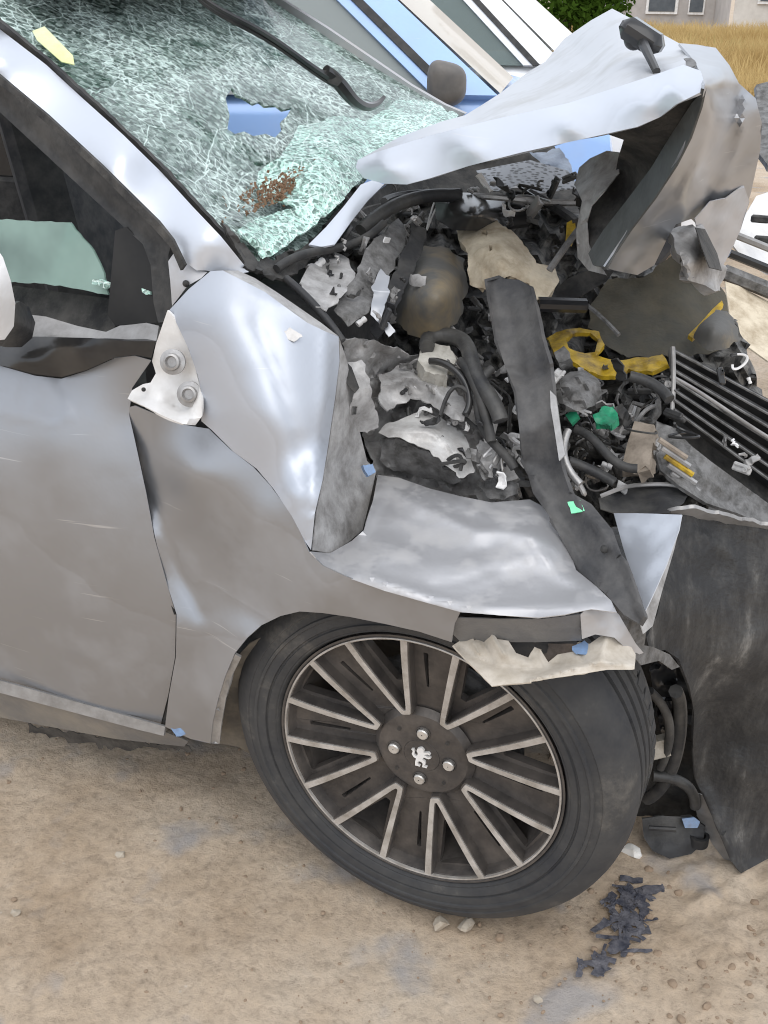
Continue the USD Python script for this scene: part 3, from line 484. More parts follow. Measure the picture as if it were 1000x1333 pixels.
LIT = M('brown_litter', {'g': ('geometry', {}), 'r': ('rgb_ramp', {'ramp': [(0, (.20, .12, .07)), (.4, (.42, .28, .17)), (.75, (.52, .43, .32)), (1, (.55, .60, .50))]}), 'p': ('principled_bsdf', dict(roughness=.9))}, [('g.random_per_island', 'r.fac'), ('r.color', 'p.base_color')], surface='p.BSDF')
rl = random.Random(31); lf = []
for k in range(420):
    u, v = rl.gauss(368, 26), rl.gauss(246, 8.5); c = at(u, v - (u - 368) * .3, .235 + .0024 * (u - 330) + .0012 * (260 - v)); m = rbox((rl.uniform(.002, .010), rl.uniform(.002, .005), .001), .2); m.apply_transform(rot_rand(rl)); m.apply_translation(c); lf.append(m)
obj('leaf_litter', cat(lf), LIT, ws, False, 'brown leaf litter scattered on the glass', kind='stuff')
P('yellow_sticker', [(42, 40), (58, 34), (95, 72), (97, 84), (80, 80), (48, 52)], [(42, 40, .30), (58, 34, .315), (97, 84, .275), (80, 80, .265)], grime('pale_yellow', (.66, .70, .32), (.62, .66, .46), scale=20, rough=.7), parent=ws, step=6)  # small pale yellow patch set close to the glass
P('windshield_far_edge', [(340, -12), (358, -6), (425, 36), (475, 70), (535, 111), (578, 136), (606, 148), (600, 152), (570, 140), (528, 117), (470, 79), (418, 43), (350, 0)], [(340, -12, 1.29), (425, 36, 1.29), (606, 148, 1.28), (500, 95, 1.29)], SILVER_DIRTY, step=6, thick=.012)
# wiper lying on the glass
wp = [at(u, v, y) for u, v, y in [(240, -30, .55), (275, 5, .55), (330, 35, .60), (390, 75, .68), (432, 103, .76)]]
wi = obj('wiper', tube(wp, [.004, .005, .0055, .006, .007], 6), GLOSSB, car)
obj('wiper_blade', tube([p + [.0, .01, -.012] for p in wp], .004, 5), SEAL, wi)
obj('wiper_arm', tube([at(u, v, y) for u, v, y in [(424, 92, .745), (440, 106, .77), (458, 128, .80), (474, 138, .84), (500, 126, .93)]], [.012, .014, .011, .008, .004], 7), GLOSSB, wi)
P('wiper_cap', [(420, 92), (434, 90), (447, 104), (440, 112), (428, 108)], [(420, 92, .74), (447, 104, .76), (434, 112, .75)], DARK, step=4, thick=.012, parent=wi)
P('glass_edge_rubble', [(288, 290), (312, 312), (338, 340), (372, 332), (404, 316), (440, 272), (470, 238), (480, 250), (452, 290), (420, 325), (372, 366), (340, 358), (318, 340)], [(288, 290, .13), (338, 345, .12), (404, 318, .30), (470, 240, .62), (372, 366, .16), (452, 290, .48)], DARK, step=6, thick=.004, rough=8, noise=(.03, 25, 3))
P('cowl_strip', [(402, 318), (425, 295), (448, 268), (470, 240), (486, 234), (500, 240), (478, 262), (456, 290), (436, 318), (418, 321)], [(402, 318, .27), (470, 240, .52), (500, 240, .54), (436, 318, .29), (450, 280, .38)], SILVER_SKYLIT, step=6, thick=.003, ridges=[([(440, 318), (478, 262), (500, 240)], .012, 6)])

# hood
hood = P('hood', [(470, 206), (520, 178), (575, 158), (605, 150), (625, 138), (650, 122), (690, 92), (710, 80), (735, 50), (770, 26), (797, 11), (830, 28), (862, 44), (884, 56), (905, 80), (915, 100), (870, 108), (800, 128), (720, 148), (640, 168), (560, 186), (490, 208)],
    [(470, 206, .485), (560, 184, .46), (640, 164, .44), (740, 140, .41), (860, 102, .335), (915, 98, .275), (575, 158, .66), (605, 150, .78), (690, 92, 1.05), (797, 11, 1.15), (884, 58, .72), (760, 90, .70), (830, 66, .60), (680, 130, .66), (900, 80, .40)], HOODDIM, step=7, thick=.004,
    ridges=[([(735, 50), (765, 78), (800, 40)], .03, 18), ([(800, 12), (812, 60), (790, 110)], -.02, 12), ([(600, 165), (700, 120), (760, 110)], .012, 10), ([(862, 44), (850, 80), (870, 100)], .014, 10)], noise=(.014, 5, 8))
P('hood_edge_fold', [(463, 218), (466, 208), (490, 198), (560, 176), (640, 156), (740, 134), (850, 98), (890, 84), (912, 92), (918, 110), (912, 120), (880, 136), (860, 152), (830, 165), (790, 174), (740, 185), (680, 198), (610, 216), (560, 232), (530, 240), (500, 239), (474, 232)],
    [(463, 216, .42), (474, 231, .41), (500, 238, .385), (560, 231, .36), (610, 216, .34), (680, 198, .305), (740, 185, .285), (790, 174, .25), (860, 152, .20), (915, 112, .16), (490, 198, .43), (560, 177, .41), (640, 157, .385), (740, 135, .35), (850, 99, .27), (895, 86, .22), (500, 217, .375), (610, 191, .335), (740, 160, .285), (840, 132, .215), (880, 112, .18)], SILVER_SKYLIT, 'bright rolled edge of the buckled hood', parent=hood, step=7, thick=.004, noise=(.003, 6, 8))
P('hood_scratch', [(890, 76), (899, 73), (905, 78), (906, 86), (892, 88)], [(890, 76, .395), (905, 78, .36), (895, 88, .33)], DULL, step=4, rough=3, parent=hood)
P('hood_fold_gap', [(917, 112), (880, 136), (860, 152), (830, 166), (792, 175), (812, 182), (805, 205), (800, 232), (782, 250), (768, 272), (764, 300), (772, 345), (800, 305), (850, 255), (885, 200), (912, 140)], [(917, 112, .20), (830, 170, .30), (770, 280, .50), (775, 345, .46), (850, 250, .42), (885, 200, .36), (812, 215, .50)], DARK, step=8)
P('hood_inner_lip', [(917, 116), (912, 140), (898, 180), (880, 215), (852, 258), (820, 300), (800, 330), (790, 348), (772, 345), (766, 330), (785, 300), (815, 262), (848, 218), (872, 178), (900, 135)], [(917, 116, .16), (880, 215, .27), (800, 330, .37), (772, 345, .40), (815, 262, .40), (872, 178, .31)], UNDERH, step=8, thick=.003)
hf = P('hood_front', [(884, 56), (908, 58), (932, 62), (950, 85), (962, 108), (984, 128), (992, 160), (990, 195), (978, 250), (966, 290), (956, 318), (944, 340), (930, 330), (918, 300), (900, 285), (880, 292), (868, 312), (852, 345), (830, 358), (800, 352), (788, 348), (800, 330), (820, 300), (852, 258), (880, 215), (898, 180), (912, 140), (918, 110), (905, 80)],
    [(884, 56, .62), (918, 110, .155), (880, 215, .275), (800, 335, .375), (830, 358, .50), (950, 85, .50), (985, 150, .56), (978, 250, .82), (944, 340, .88), (900, 285, .62), (930, 180, .42), (900, 240, .44), (955, 200, .60), (925, 80, .48), (935, 120, .36), (910, 160, .26)], SILVER, 'hood nose folded down and crumpled', step=7, thick=.004,
    ridges=[([(932, 62), (940, 110), (930, 160), (890, 270)], -.04, 16), ([(950, 90), (958, 140), (930, 230), (915, 290)], .035, 14), ([(985, 210), (940, 240), (925, 270)], -.03, 10), ([(918, 112), (925, 160), (905, 220), (850, 300)], -.02, 6), ([(970, 130), (965, 180), (945, 230)], -.025, 5), ([(905, 75), (930, 100), (950, 150)], .02, 6), ([(890, 230), (860, 290), (830, 345)], .012, 5)], noise=(.022, 7, 31))
P('hood_front_torn_flap', [(905, 285), (925, 262), (945, 258), (968, 240), (976, 262), (964, 300), (950, 330), (938, 352), (922, 346), (912, 320)], [(905, 285, .58), (945, 258, .66), (976, 250, .78), (938, 352, .80), (912, 320, .66)], SILVER_DIRTY, step=7, noise=(.03, 14, 5), parent=hf)
P('hood_side_flap', [(806, 198), (790, 196), (768, 206), (754, 218), (748, 240), (758, 262), (750, 300), (752, 335), (766, 352), (790, 358), (776, 340), (766, 318), (764, 290), (770, 268), (790, 245), (806, 225)], [(806, 198, .52), (754, 218, .60), (750, 300, .50), (776, 350, .42), (768, 270, .44), (806, 225, .48)], INNER, step=7, noise=(.04, 14, 6))
hm = cat([tube([at(u, v, y) for u, v, y in [(833, 48, .50), (843, 68, .45), (855, 93, .40)]], [.009, .007, .006], 8), rbox((.072, .05, .034), .35, at(836, 47, .50), trimesh.transformations.rotation_matrix(.5, [0, 1, 0])), trimesh.creation.icosphere(2, .016).apply_translation(at(826, 51, .50))])
obj('rubber_hood_stop', hm, GLOSSB, car, 40)

# fender, fold and hinge
P('fender_side', [(168, 530), (176, 528), (205, 540), (235, 552), (258, 556), (272, 558), (300, 585), (330, 608), (352, 632), (376, 665), (392, 695), (402, 718), (420, 736), (450, 750), (500, 768), (560, 784), (600, 796), (592, 812), (588, 836), (545, 822), (500, 812), (455, 803), (420, 798), (390, 796), (365, 802), (340, 814), (322, 830), (306, 850), (294, 878), (284, 910), (277, 940), (274, 968), (248, 962), (215, 946), (220, 905), (229, 855), (230, 800), (216, 755), (202, 700), (191, 640), (177, 575), (169, 545)],
    [(168, 530, .03), (260, 556, .01), (350, 630, -.04), (402, 718, -.075), (500, 768, -.085), (600, 796, -.085), (588, 836, -.07), (455, 803, -.075), (390, 796, -.07), (322, 830, -.05), (290, 890, -.03), (274, 968, .0), (215, 946, .0), (230, 820, -.02), (202, 700, -.002), (177, 575, .03), (222, 640, .005), (235, 700, .008), (258, 765, .0), (250, 620, -.025), (300, 720, -.02), (330, 800, -.035), (262, 860, -.015), (330, 680, -.05), (420, 770, -.09)], SILVER, step=8,
    ridges=[([(178, 590), (200, 650), (232, 740), (262, 800)], .010, 12)], noise=(.002, 5, 44))
P('fender_edge_lip', [(168, 545), (176, 572), (190, 636), (202, 697), (217, 752), (231, 800), (227, 800), (212, 755), (198, 700), (186, 638), (172, 575), (165, 548)], [(168, 545, .035), (190, 636, .018), (217, 752, .01), (231, 800, -.005), (198, 690, .008)], SEAL, step=6)
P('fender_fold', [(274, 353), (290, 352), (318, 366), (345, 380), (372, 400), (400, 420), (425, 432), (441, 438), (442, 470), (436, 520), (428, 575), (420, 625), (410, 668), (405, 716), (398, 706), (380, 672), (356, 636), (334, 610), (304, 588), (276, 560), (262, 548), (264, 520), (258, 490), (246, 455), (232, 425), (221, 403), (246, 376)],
    [(274, 353, .045), (221, 403, .03), (258, 490, .0), (270, 556, -.005), (345, 380, .05), (441, 438, .10), (442, 470, .085), (428, 575, .03), (405, 714, -.072), (356, 636, -.045), (310, 470, -.025), (350, 540, -.045), (395, 560, -.02), (385, 640, -.07), (390, 450, .03), (300, 400, .0)], FENDER_SKYLIT, 'pale folded upper fender with sharp edges', step=8,
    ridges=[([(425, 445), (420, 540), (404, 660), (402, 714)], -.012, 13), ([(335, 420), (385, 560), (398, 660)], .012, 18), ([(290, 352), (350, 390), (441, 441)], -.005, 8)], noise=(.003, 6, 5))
P('fender_flange', [(288, 352), (310, 352), (332, 362), (360, 380), (392, 402), (418, 420), (440, 437), (425, 432), (400, 420), (372, 401), (345, 381), (318, 367)], [(288, 352, .05), (332, 362, .09), (392, 402, .115), (440, 437, .105), (345, 381, .058), (400, 420, .08)], INNER, step=6, thick=.002)
P('paint_chips', [(330, 425), (345, 430), (352, 438), (366, 432), (378, 428), (392, 440), (380, 446), (366, 440), (352, 446), (338, 436)], [(330, 425, .0105), (392, 440, .031), (352, 446, .009), (366, 430, .025)], BARE, step=4, rough=5, thick=.001)
br = P('hinge_bracket', [(218, 404), (226, 412), (240, 440), (254, 478), (262, 512), (263, 542), (254, 554), (238, 552), (210, 540), (186, 528), (166, 519), (172, 508), (186, 500), (196, 498), (203, 486), (198, 470), (203, 448)], [(218, 404, .022), (262, 520, -.012), (254, 554, -.02), (166, 519, -.005), (196, 490, .02), (203, 448, .022), (225, 500, .018), (236, 530, .0), (205, 524, -.03), (245, 545, -.04)], WHITEM, 'bare white hinge bracket', step=6, thick=.004, ridges=[([(180, 512), (215, 524), (250, 540)], .02, 8)], noise=(.004, 25, 3))
for u, v in ((225, 471), (247, 513)):
    c = at(u, v, -.002); nrm = np.array([.25, -.93, .27]); nrm /= np.linalg.norm(nrm); xx = np.cross([0, 0, 1.], nrm); xx /= np.linalg.norm(xx)
    m = lathe([(.019, -.003), (.019, .002), (.013, .003), (.012, .009), (.009, .010), (.007, .004), (.0005, .004)], 24); m.apply_transform(frame(c, xx, np.cross(nrm, xx), nrm)); obj('hinge_bolt', m, BARE, br)
obj('bracket_hole', trimesh.creation.icosphere(1, .0035).apply_translation(at(187, 507, -.0065)), DARK, br)
P('fold_inner_face', [(442, 440), (452, 470), (462, 520), (468, 560), (478, 600), (490, 612), (482, 650), (472, 690), (455, 705), (430, 720), (407, 716), (412, 668), (421, 625), (429, 575), (437, 520), (443, 470)], [(442, 440, .105), (462, 520, .15), (490, 612, .18), (472, 690, .09), (407, 716, -.068), (421, 625, .02), (437, 520, .07), (455, 620, .12)], INNER, 'mottled grey inner face of the fender fold', step=7, noise=(.012, 12, 9))
P('inner_arch_top', [(404, 718), (430, 720), (458, 704), (474, 690), (486, 650), (492, 618), (520, 622), (560, 636), (600, 646), (640, 654), (690, 650), (712, 662), (728, 684), (740, 712), (750, 742), (775, 762), (796, 782), (802, 797), (770, 793), (735, 800), (700, 804), (650, 801), (600, 797), (560, 786), (500, 769), (450, 751), (422, 738)],
    [(404, 718, -.072), (450, 751, -.082), (560, 786, -.085), (650, 801, -.085), (735, 800, -.07), (802, 797, -.04), (430, 722, 'z', .70), (474, 690, 'z', .715), (492, 618, 'z', .735), (560, 636, 'z', .738), (640, 654, 'z', .735), (712, 662, 'z', .73), (750, 742, 'z', .70), (500, 740, 'z', .715), (600, 745, 'z', .713), (680, 700, 'z', .728), (560, 690, 'z', .722), (700, 770, 'z', .702), (620, 690, 'z', .725)], SILVER_DIRTY, 'dented silver top of the wheel arch', step=7,
    ridges=[([(404, 720), (480, 752), (560, 778), (620, 792), (700, 788), (790, 785)], -.022, 9), ([(500, 632), (560, 665), (620, 690), (690, 695), (730, 720)], -.022, 14), ([(520, 690), (580, 712), (640, 718)], .008, 20), ([(486, 655), (470, 695)], -.02, 6), ([(690, 700), (720, 740), (770, 770)], -.018, 12), ([(640, 762), (690, 748), (740, 770)], .006, 12), ([(520, 700), (548, 722), (600, 726), (640, 712)], .006, 4), ([(470, 735), (520, 720), (548, 722)], -.006, 4), ([(600, 655), (640, 676), (700, 672)], -.008, 4), ([(655, 735), (700, 722), (738, 735)], -.008, 4), ([(560, 765), (620, 752), (655, 735)], .006, 5)], noise=(.008, 12, 14))
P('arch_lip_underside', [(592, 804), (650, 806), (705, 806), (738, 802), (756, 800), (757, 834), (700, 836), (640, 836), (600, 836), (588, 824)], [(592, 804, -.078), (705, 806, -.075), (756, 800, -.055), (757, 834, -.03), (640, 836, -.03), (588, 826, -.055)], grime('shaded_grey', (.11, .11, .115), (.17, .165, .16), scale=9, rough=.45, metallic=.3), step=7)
P('bent_tab', [(756, 800), (770, 786), (786, 782), (806, 800), (828, 838), (838, 850), (826, 854), (800, 830), (775, 826), (758, 832)], [(756, 800, -.06), (786, 782, -.02), (835, 848, .03), (800, 830, -.02), (758, 832, -.05)], SILVER_DIRTY, step=6, noise=(.012, 20, 4))
P('torn_arch_edge', [(590, 840), (602, 832), (613, 826), (618, 834), (630, 826), (640, 822), (648, 832), (662, 834), (672, 850), (688, 856), (696, 842), (704, 846), (714, 862), (726, 852), (748, 848), (752, 836), (768, 838), (782, 828), (800, 826), (818, 836), (828, 852), (826, 872), (790, 872), (740, 880), (690, 888), (640, 893), (628, 880), (612, 864)],
    [(590, 840, -.055), (613, 826, -.03), (640, 822, -.03), (688, 856, -.05), (714, 862, -.045), (752, 836, -.02), (800, 826, .0), (828, 852, .01), (826, 872, -.03), (740, 880, -.08), (640, 893, -.095), (612, 864, -.075)], PUTTY, 'torn cream edge of the arch with jagged teeth', step=4, thick=.003, ridges=[([(690, 886), (740, 872), (780, 862), (826, 866)], -.018, 5), ([(596, 842), (640, 864), (690, 872), (730, 862)], .014, 7), ([(613, 828), (622, 850)], -.012, 4), ([(640, 824), (656, 852)], -.014, 4), ([(690, 856), (672, 846)], .012, 4), ([(703, 846), (712, 866)], -.012, 4), ([(628, 830), (640, 858)], .014, 4), ([(755, 840), (760, 864)], .012, 5), ([(790, 830), (782, 858)], -.014, 6)], noise=(.004, 30, 5))
P('torn_edge_dark', [(655, 836), (680, 836), (720, 838), (752, 838), (748, 850), (726, 855), (714, 864), (704, 850), (696, 846), (688, 858), (672, 852), (662, 838)], [(655, 836, -.01), (752, 838, .0), (714, 864, -.02), (680, 850, -.01)], grime('brown_underseal', (.10, .085, .075), (.2, .17, .15), scale=40, rough=.9), step=6, noise=(.01, 40, 2))
P('blue_smear', [(745, 840), (760, 834), (770, 842), (762, 852), (750, 852)], [(745, 840, -.03), (770, 842, -.025), (755, 852, -.04)], BLUEC, rough=3, step=5)
P('white_corner_plate', [(799, 668), (830, 668), (888, 670), (884, 690), (868, 735), (850, 775), (838, 800), (826, 760), (812, 715)], [(799, 668, .20), (888, 670, .16), (850, 775, .04), (838, 800, .01), (812, 715, .14), (845, 700, .14)], SILVER_SKYLIT, 'white triangular corner of the broken wing', step=7, noise=(.006, 12, 6))
P('corner_plate_flange', [(884, 690), (878, 715), (862, 770), (850, 815), (838, 825), (832, 805), (842, 790), (858, 755)], [(884, 690, .175), (850, 815, .03), (832, 805, .01), (862, 765, .08)], INNER, step=6)
P('strip_end', [(800, 790), (830, 800), (842, 820), (838, 846), (818, 835), (806, 815)], [(800, 790, .0), (842, 820, .04), (838, 846, .04), (806, 815, .0)], DULL, step=6, noise=(.012, 20, 3))

# rear edge of the wheel opening and liner
P('arch_rear_flange', [(306, 852), (314, 856), (303, 878), (294, 910), (288, 945), (286, 968), (274, 968), (277, 940), (285, 908), (295, 876)], [(306, 852, -.045), (286, 968, .01), (274, 968, .0), (294, 900, -.015), (290, 880, -.028)], BARE, step=5, thick=.004, ridges=[([(302, 862), (285, 915), (279, 965)], .012, 4)])
P('wheel_liner_rear', [(308, 856), (325, 838), (400, 800), (560, 822), (600, 840), (600, 980), (330, 985), (310, 972), (286, 968), (292, 925)], [(308, 856, -.01), (286, 968, .06), (330, 985, .08), (400, 800, .02), (600, 840, .08), (600, 980, .3), (450, 900, .22)], grime('liner_mud', (.09, .08, .068), (.17, .145, .11), scale=18, rough=.9), step=9, noise=(.012, 12, 6))
P('wheel_liner', [(590, 830), (700, 780), (840, 760), (900, 840), (925, 960), (930, 1110), (840, 1115), (790, 1000), (640, 900)], [(590, 830, .30), (840, 760, .34), (925, 960, .42), (930, 1110, .40), (840, 1115, .40), (640, 900, .38)], DARK, step=11, noise=(.05, 11, 8), thick=.004)

# black strip lying across the engine bay
P('bent_black_strip', [(634, 366), (650, 362), (676, 364), (690, 372), (698, 400), (706, 440), (716, 474), (722, 520), (724, 560), (732, 610), (742, 640), (770, 656), (798, 690), (812, 730), (826, 768), (838, 802), (832, 812), (812, 800), (788, 772), (756, 748), (738, 716), (718, 676), (694, 642), (682, 600), (676, 560), (672, 510), (658, 478), (646, 440), (640, 400)],
    [(634, 366, .40), (690, 372, .38), (716, 474, .26), (672, 490, .27), (724, 560, .21), (682, 600, .21), (742, 640, .17), (694, 642, .19), (812, 730, .06), (756, 748, .06), (838, 802, -.01), (800, 780, .0), (660, 400, .36), (700, 560, .19)], STRAPM, 'long bent black strip hanging across the engine bay', step=7, thick=.006,
    ridges=[([(655, 484), (690, 490), (718, 480)], .02, 7), ([(695, 640), (740, 655), (790, 690)], -.01, 10), ([(634, 366), (646, 440), (672, 510), (682, 600), (718, 676), (788, 772)], -.016, 4), ([(690, 372), (716, 474), (724, 560), (742, 640), (812, 730), (838, 802)], -.014, 4), ([(660, 400), (700, 560), (740, 690), (800, 770)], .006, 6)], noise=(.012, 12, 3))
P('green_sticker', [(739, 653), (756, 651), (761, 664), (744, 668)], [(739, 653, .150), (761, 660, .140), (744, 668, .134)], MINT, rough=2, step=4)
obj('strip_hole', trimesh.creation.icosphere(2, .006).apply_translation(at(787, 715, .073)), DARK, car)
P('strip_light_edge', [(716, 508), (724, 516), (730, 560), (736, 592), (728, 600), (722, 560), (717, 530)], [(716, 508, .215), (736, 592, .175), (722, 560, .19)], BARE, step=5, thick=.004)

# front: bumper cover, grille and radiator frame
P('bumper_cover', [(888, 672), (905, 664), (950, 678), (1000, 690), (1140, 715), (1140, 1075), (1060, 1095), (1000, 1118), (965, 1137), (950, 1118), (930, 1070), (906, 1015), (902, 975), (904, 930), (898, 895), (884, 858), (866, 846), (846, 850), (842, 830), (856, 800), (868, 740), (880, 700)],
    [(888, 672, .24), (1000, 690, .30), (1140, 715, .36), (1140, 1075, .42), (965, 1137, 'z', .02), (1000, 1118, 'z', .03), (906, 1015, .34), (904, 930, .30), (866, 846, .14), (846, 850, .08), (868, 740, .18), (950, 850, .24), (1040, 900, .33), (960, 1000, .33)], BUMPER, 'scuffed black bumper cover hanging at the front', step=8, thick=.005,
    ridges=[([(884, 860), (904, 910), (906, 1010), (962, 1130)], -.025, 9), ([(905, 690), (950, 720), (965, 745)], -.008, 4)], noise=(.016, 6, 17))
P('bumper_torn_top', [(868, 668), (900, 662), (950, 674), (1000, 684), (1060, 694), (1060, 700), (1000, 692), (950, 682), (900, 672)], [(868, 668, .22), (950, 676, .27), (1060, 696, .31), (900, 668, .23)], TRIM, step=5, rough=3, thick=.006)
P('bumper_corner_bit', [(826, 838), (850, 842), (872, 852), (885, 868), (875, 872), (858, 860), (835, 866), (828, 858)], [(826, 838, .02), (885, 868, .17), (835, 866, .03), (860, 850, .09)], DULL, step=5, noise=(.01, 20, 3))
cond = group_part('front_grille', car, 'black slatted grille panel broken at the front')
for k in range(7):
    a = k / 6; u0, v0 = 876 + 2 * a, 462 + 78 * a; u1, v1 = 1060 - 8 * a, 562 + 108 * a; y0, y1 = .50 - .07 * a, .62 - .08 * a
    obj('slat', relief([(u0, v0 - 6), (u1, v1 - 8), (u1, v1 + 5), (u0, v0 + 3)], [(u0, v0 - 6, y0 - .010), (u1, v1 - 8, y1 - .010), (u1, v1 + 5, y1 + .016), (u0, v0 + 3, y0 + .016)], step=10, thick=.004, noise=(.008, 9, k)), GLOSSB if k % 3 else BLACKP, cond)
    obj('slat_edge', tube([at(u0, v0 - 6, y0 - .012), at((u0 + u1) / 2, (v0 + v1) / 2 - 7, (y0 + y1) / 2 - .013), at(u1, v1 - 8, y1 - .012)], .0022, 5), DULL, cond)
obj('grille_edge', cat([tube([at(876, 452, .49), at(877, 500, .45), at(874, 545, .42)], .004), tube([at(874, 490, .455), at(940, 530, .49), at(985, 560, .50), at(1040, 590, .53)], .0035)]), TRIM, cond)
obj('grille_back', relief([(870, 455), (1060, 560), (1060, 690), (960, 660), (880, 590)], [(870, 455, .56), (1060, 560, .68), (1060, 690, .52), (880, 590, .46)], step=14, noise=(.03, 14, 3)), DARK, cond, 30)
P('radiator_beam', [(855, 548), (876, 556), (900, 580), (925, 600), (1000, 655), (1060, 690), (1060, 712), (1000, 684), (960, 668), (920, 655), (884, 632), (860, 612), (852, 585)], [(855, 548, .38), (925, 600, .38), (1060, 690, .46), (1060, 712, .40), (920, 655, .29), (860, 612, .30), (900, 615, .30)], DULL, 'long grey radiator frame rail', step=7, thick=.006, ridges=[([(870, 555), (925, 602), (1060, 694)], -.02, 6), ([(865, 600), (920, 640), (1000, 680)], .02, 7)], noise=(.012, 24, 5))
for k in range(5):
    u, v = 858 + k * 4, 572 + k * 11; obj('radiator_fin', tube([at(u, v, .30), at(u + 36, v + 24, .31)], .0045, 6, smooth=0), [TAN, BARE, YELL, BARE, TRIM][k], car)
P('tan_block', [(826, 548), (852, 553), (850, 580), (846, 612), (840, 606), (830, 614), (822, 608), (810, 606), (816, 580)], [(826, 548, .36), (852, 553, .35), (846, 612, .27), (810, 606, .29)], TAN, 'pale tan broken block', step=6, thick=.03, noise=(.008, 30, 3))
P('torn_black_shelf', [(780, 648), (805, 638), (840, 632), (870, 632), (898, 640), (890, 655), (870, 668), (800, 668), (782, 662)], [(780, 648, .22), (840, 632, .30), (898, 640, .30), (870, 668, .2), (800, 668, .2)], BLACKP, step=6, noise=(.02, 18, 4))
obj('torn_rim', tube([at(u, v, y) for u, v, y in [(782, 646, .215), (805, 637, .235), (840, 631, .29), (870, 631, .295), (900, 640, .295)]], .0035, 6), TRIM, car)

# ------------------------------------------------------------------ engine bay
BAYM = grime('bay_grime', (.03, .03, .03), (.22, .21, .19), scale=38, rough=.6, metallic=.2, bump=.8, bscale=60, lo=.42, hi=.72)
P('engine_block', [(420, 340), (560, 250), (760, 280), (960, 420), (1010, 560), (900, 680), (700, 690), (540, 680), (460, 560)], [(420, 340, .42), (560, 250, .75), (760, 280, .85), (960, 420, .9), (1010, 560, .75), (900, 680, .42), (700, 690, .40), (540, 680, .32), (460, 560, .26)], BAYM, 'black tangle of broken engine', step=8, rough=5, noise=(.12, 20, 2), thick=.01)
P('muddy_tank', [(520, 345), (545, 325), (575, 318), (602, 335), (608, 380), (598, 420), (570, 440), (548, 445), (525, 430), (508, 405)], [(520, 345, .50), (575, 318, .56), (608, 380, .50), (570, 440, .34), (508, 405, .40), (550, 385, .30), (585, 380, .33)], OLIVE, 'round muddy tank', step=6, rough=5, thick=.01, noise=(.008, 12, 4))
P('dark_cylinder', [(566, 262), (590, 250), (640, 252), (690, 262), (690, 290), (640, 300), (590, 300), (568, 285)], [(566, 275, .62), (630, 252, .70), (690, 270, .72), (630, 300, .60), (620, 275, .54)], GLOSSB, step=7, thick=.01)
P('cream_foam', [(594, 300), (606, 292), (618, 296), (626, 284), (640, 275), (650, 290), (664, 296), (676, 312), (690, 326), (700, 342), (724, 348), (726, 368), (714, 390), (692, 390), (688, 366), (664, 360), (640, 368), (632, 376), (610, 372), (608, 330)],
    [(594, 300, .60), (640, 275, .66), (690, 326, .56), (726, 368, .52), (700, 390, .46), (632, 376, .46), (640, 320, .50), (670, 345, .47)], CREAM, 'torn cream foam chunk', step=5, thick=.02, rough=4, noise=(.02, 22, 6), holes=[[(628, 300), (635, 300), (635, 307), (628, 307)], [(637, 318), (641, 318), (641, 325), (637, 325)]])
P('long_bracket', [(478, 325), (500, 300), (520, 285), (530, 300), (522, 330), (500, 370), (478, 410), (452, 425), (436, 405), (455, 370)], [(478, 325, .34), (520, 285, .52), (522, 330, .42), (452, 425, .16), (436, 405, .18), (490, 360, .30)], DULL, step=6, rough=5, noise=(.02, 18, 5))
P('black_rail', [(540, 285), (556, 300), (552, 330), (530, 370), (505, 420), (492, 440), (482, 425), (500, 385), (522, 335)], [(540, 285, .52), (556, 300, .52), (492, 440, .22), (482, 425, .24), (530, 350, .38)], BLACKP, step=6, rough=5, noise=(.015, 20, 7))
P('silver_shard', [(488, 362), (497, 350), (506, 362), (508, 380), (500, 396), (496, 412), (508, 422), (514, 432), (506, 438), (494, 424), (484, 408), (484, 385)], [(488, 362, .27), (506, 362, .27), (510, 434, .2), (484, 400, .22)], SILVER, step=5, rough=5, noise=(.01, 20, 7))
P('twisted_plate', [(400, 345), (430, 330), (455, 335), (462, 360), (445, 390), (425, 405), (402, 395), (388, 370)], [(400, 345, .24), (455, 335, .34), (445, 390, .18), (395, 380, .15)], INNER, step=6, rough=5, noise=(.04, 16, 11))
P('crushed_inner_wing', [(444, 442), (480, 440), (520, 455), (560, 470), (610, 500), (640, 560), (676, 625), (680, 648), (640, 660), (560, 645), (492, 625), (486, 600), (470, 560), (456, 500)], [(444, 442, .12), (520, 455, .27), (610, 500, .30), (680, 640, .23), (560, 645, .235), (486, 600, .20), (560, 540, .33), (500, 520, .27)], INNER, 'crushed grey inner wing', step=5, rough=5, noise=(.07, 20, 31))
P('rib_plate_upper', [(494, 488), (520, 476), (548, 486), (566, 500), (590, 505), (610, 530), (604, 548), (590, 545), (570, 532), (552, 520), (530, 520), (505, 535), (494, 520)], [(494, 488, .24), (530, 478, .30), (610, 530, .25), (590, 545, .22), (505, 535, .20), (540, 505, .28)], INNER, 'curved grey inner panel', step=5, rough=5, thick=.003, ridges=[([(505, 500), (535, 490), (565, 505), (600, 545)], -.03, 9)], noise=(.02, 16, 12))
PALEM = grime('pale_crushed_metal', (.58, .57, .55), (.36, .34, .32), scale=24, rough=.5, metallic=.2, bump=.6, bscale=40)
P('inner_panel_pale', [(492, 562), (520, 545), (545, 535), (575, 545), (596, 558), (608, 572), (612, 598), (620, 615), (606, 622), (580, 606), (556, 584), (530, 574), (505, 568)], [(492, 562, .20), (545, 535, .26), (608, 572, .24), (620, 615, .20), (556, 584, .17), (570, 560, .23)], PALEM, 'pale crushed inner panel', step=5, rough=5, ridges=[([(500, 555), (545, 548), (590, 570)], .012, 4), ([(540, 575), (575, 575), (605, 612)], .01, 4), ([(510, 560), (560, 560), (605, 600)], -.025, 9)], noise=(.016, 14, 21))
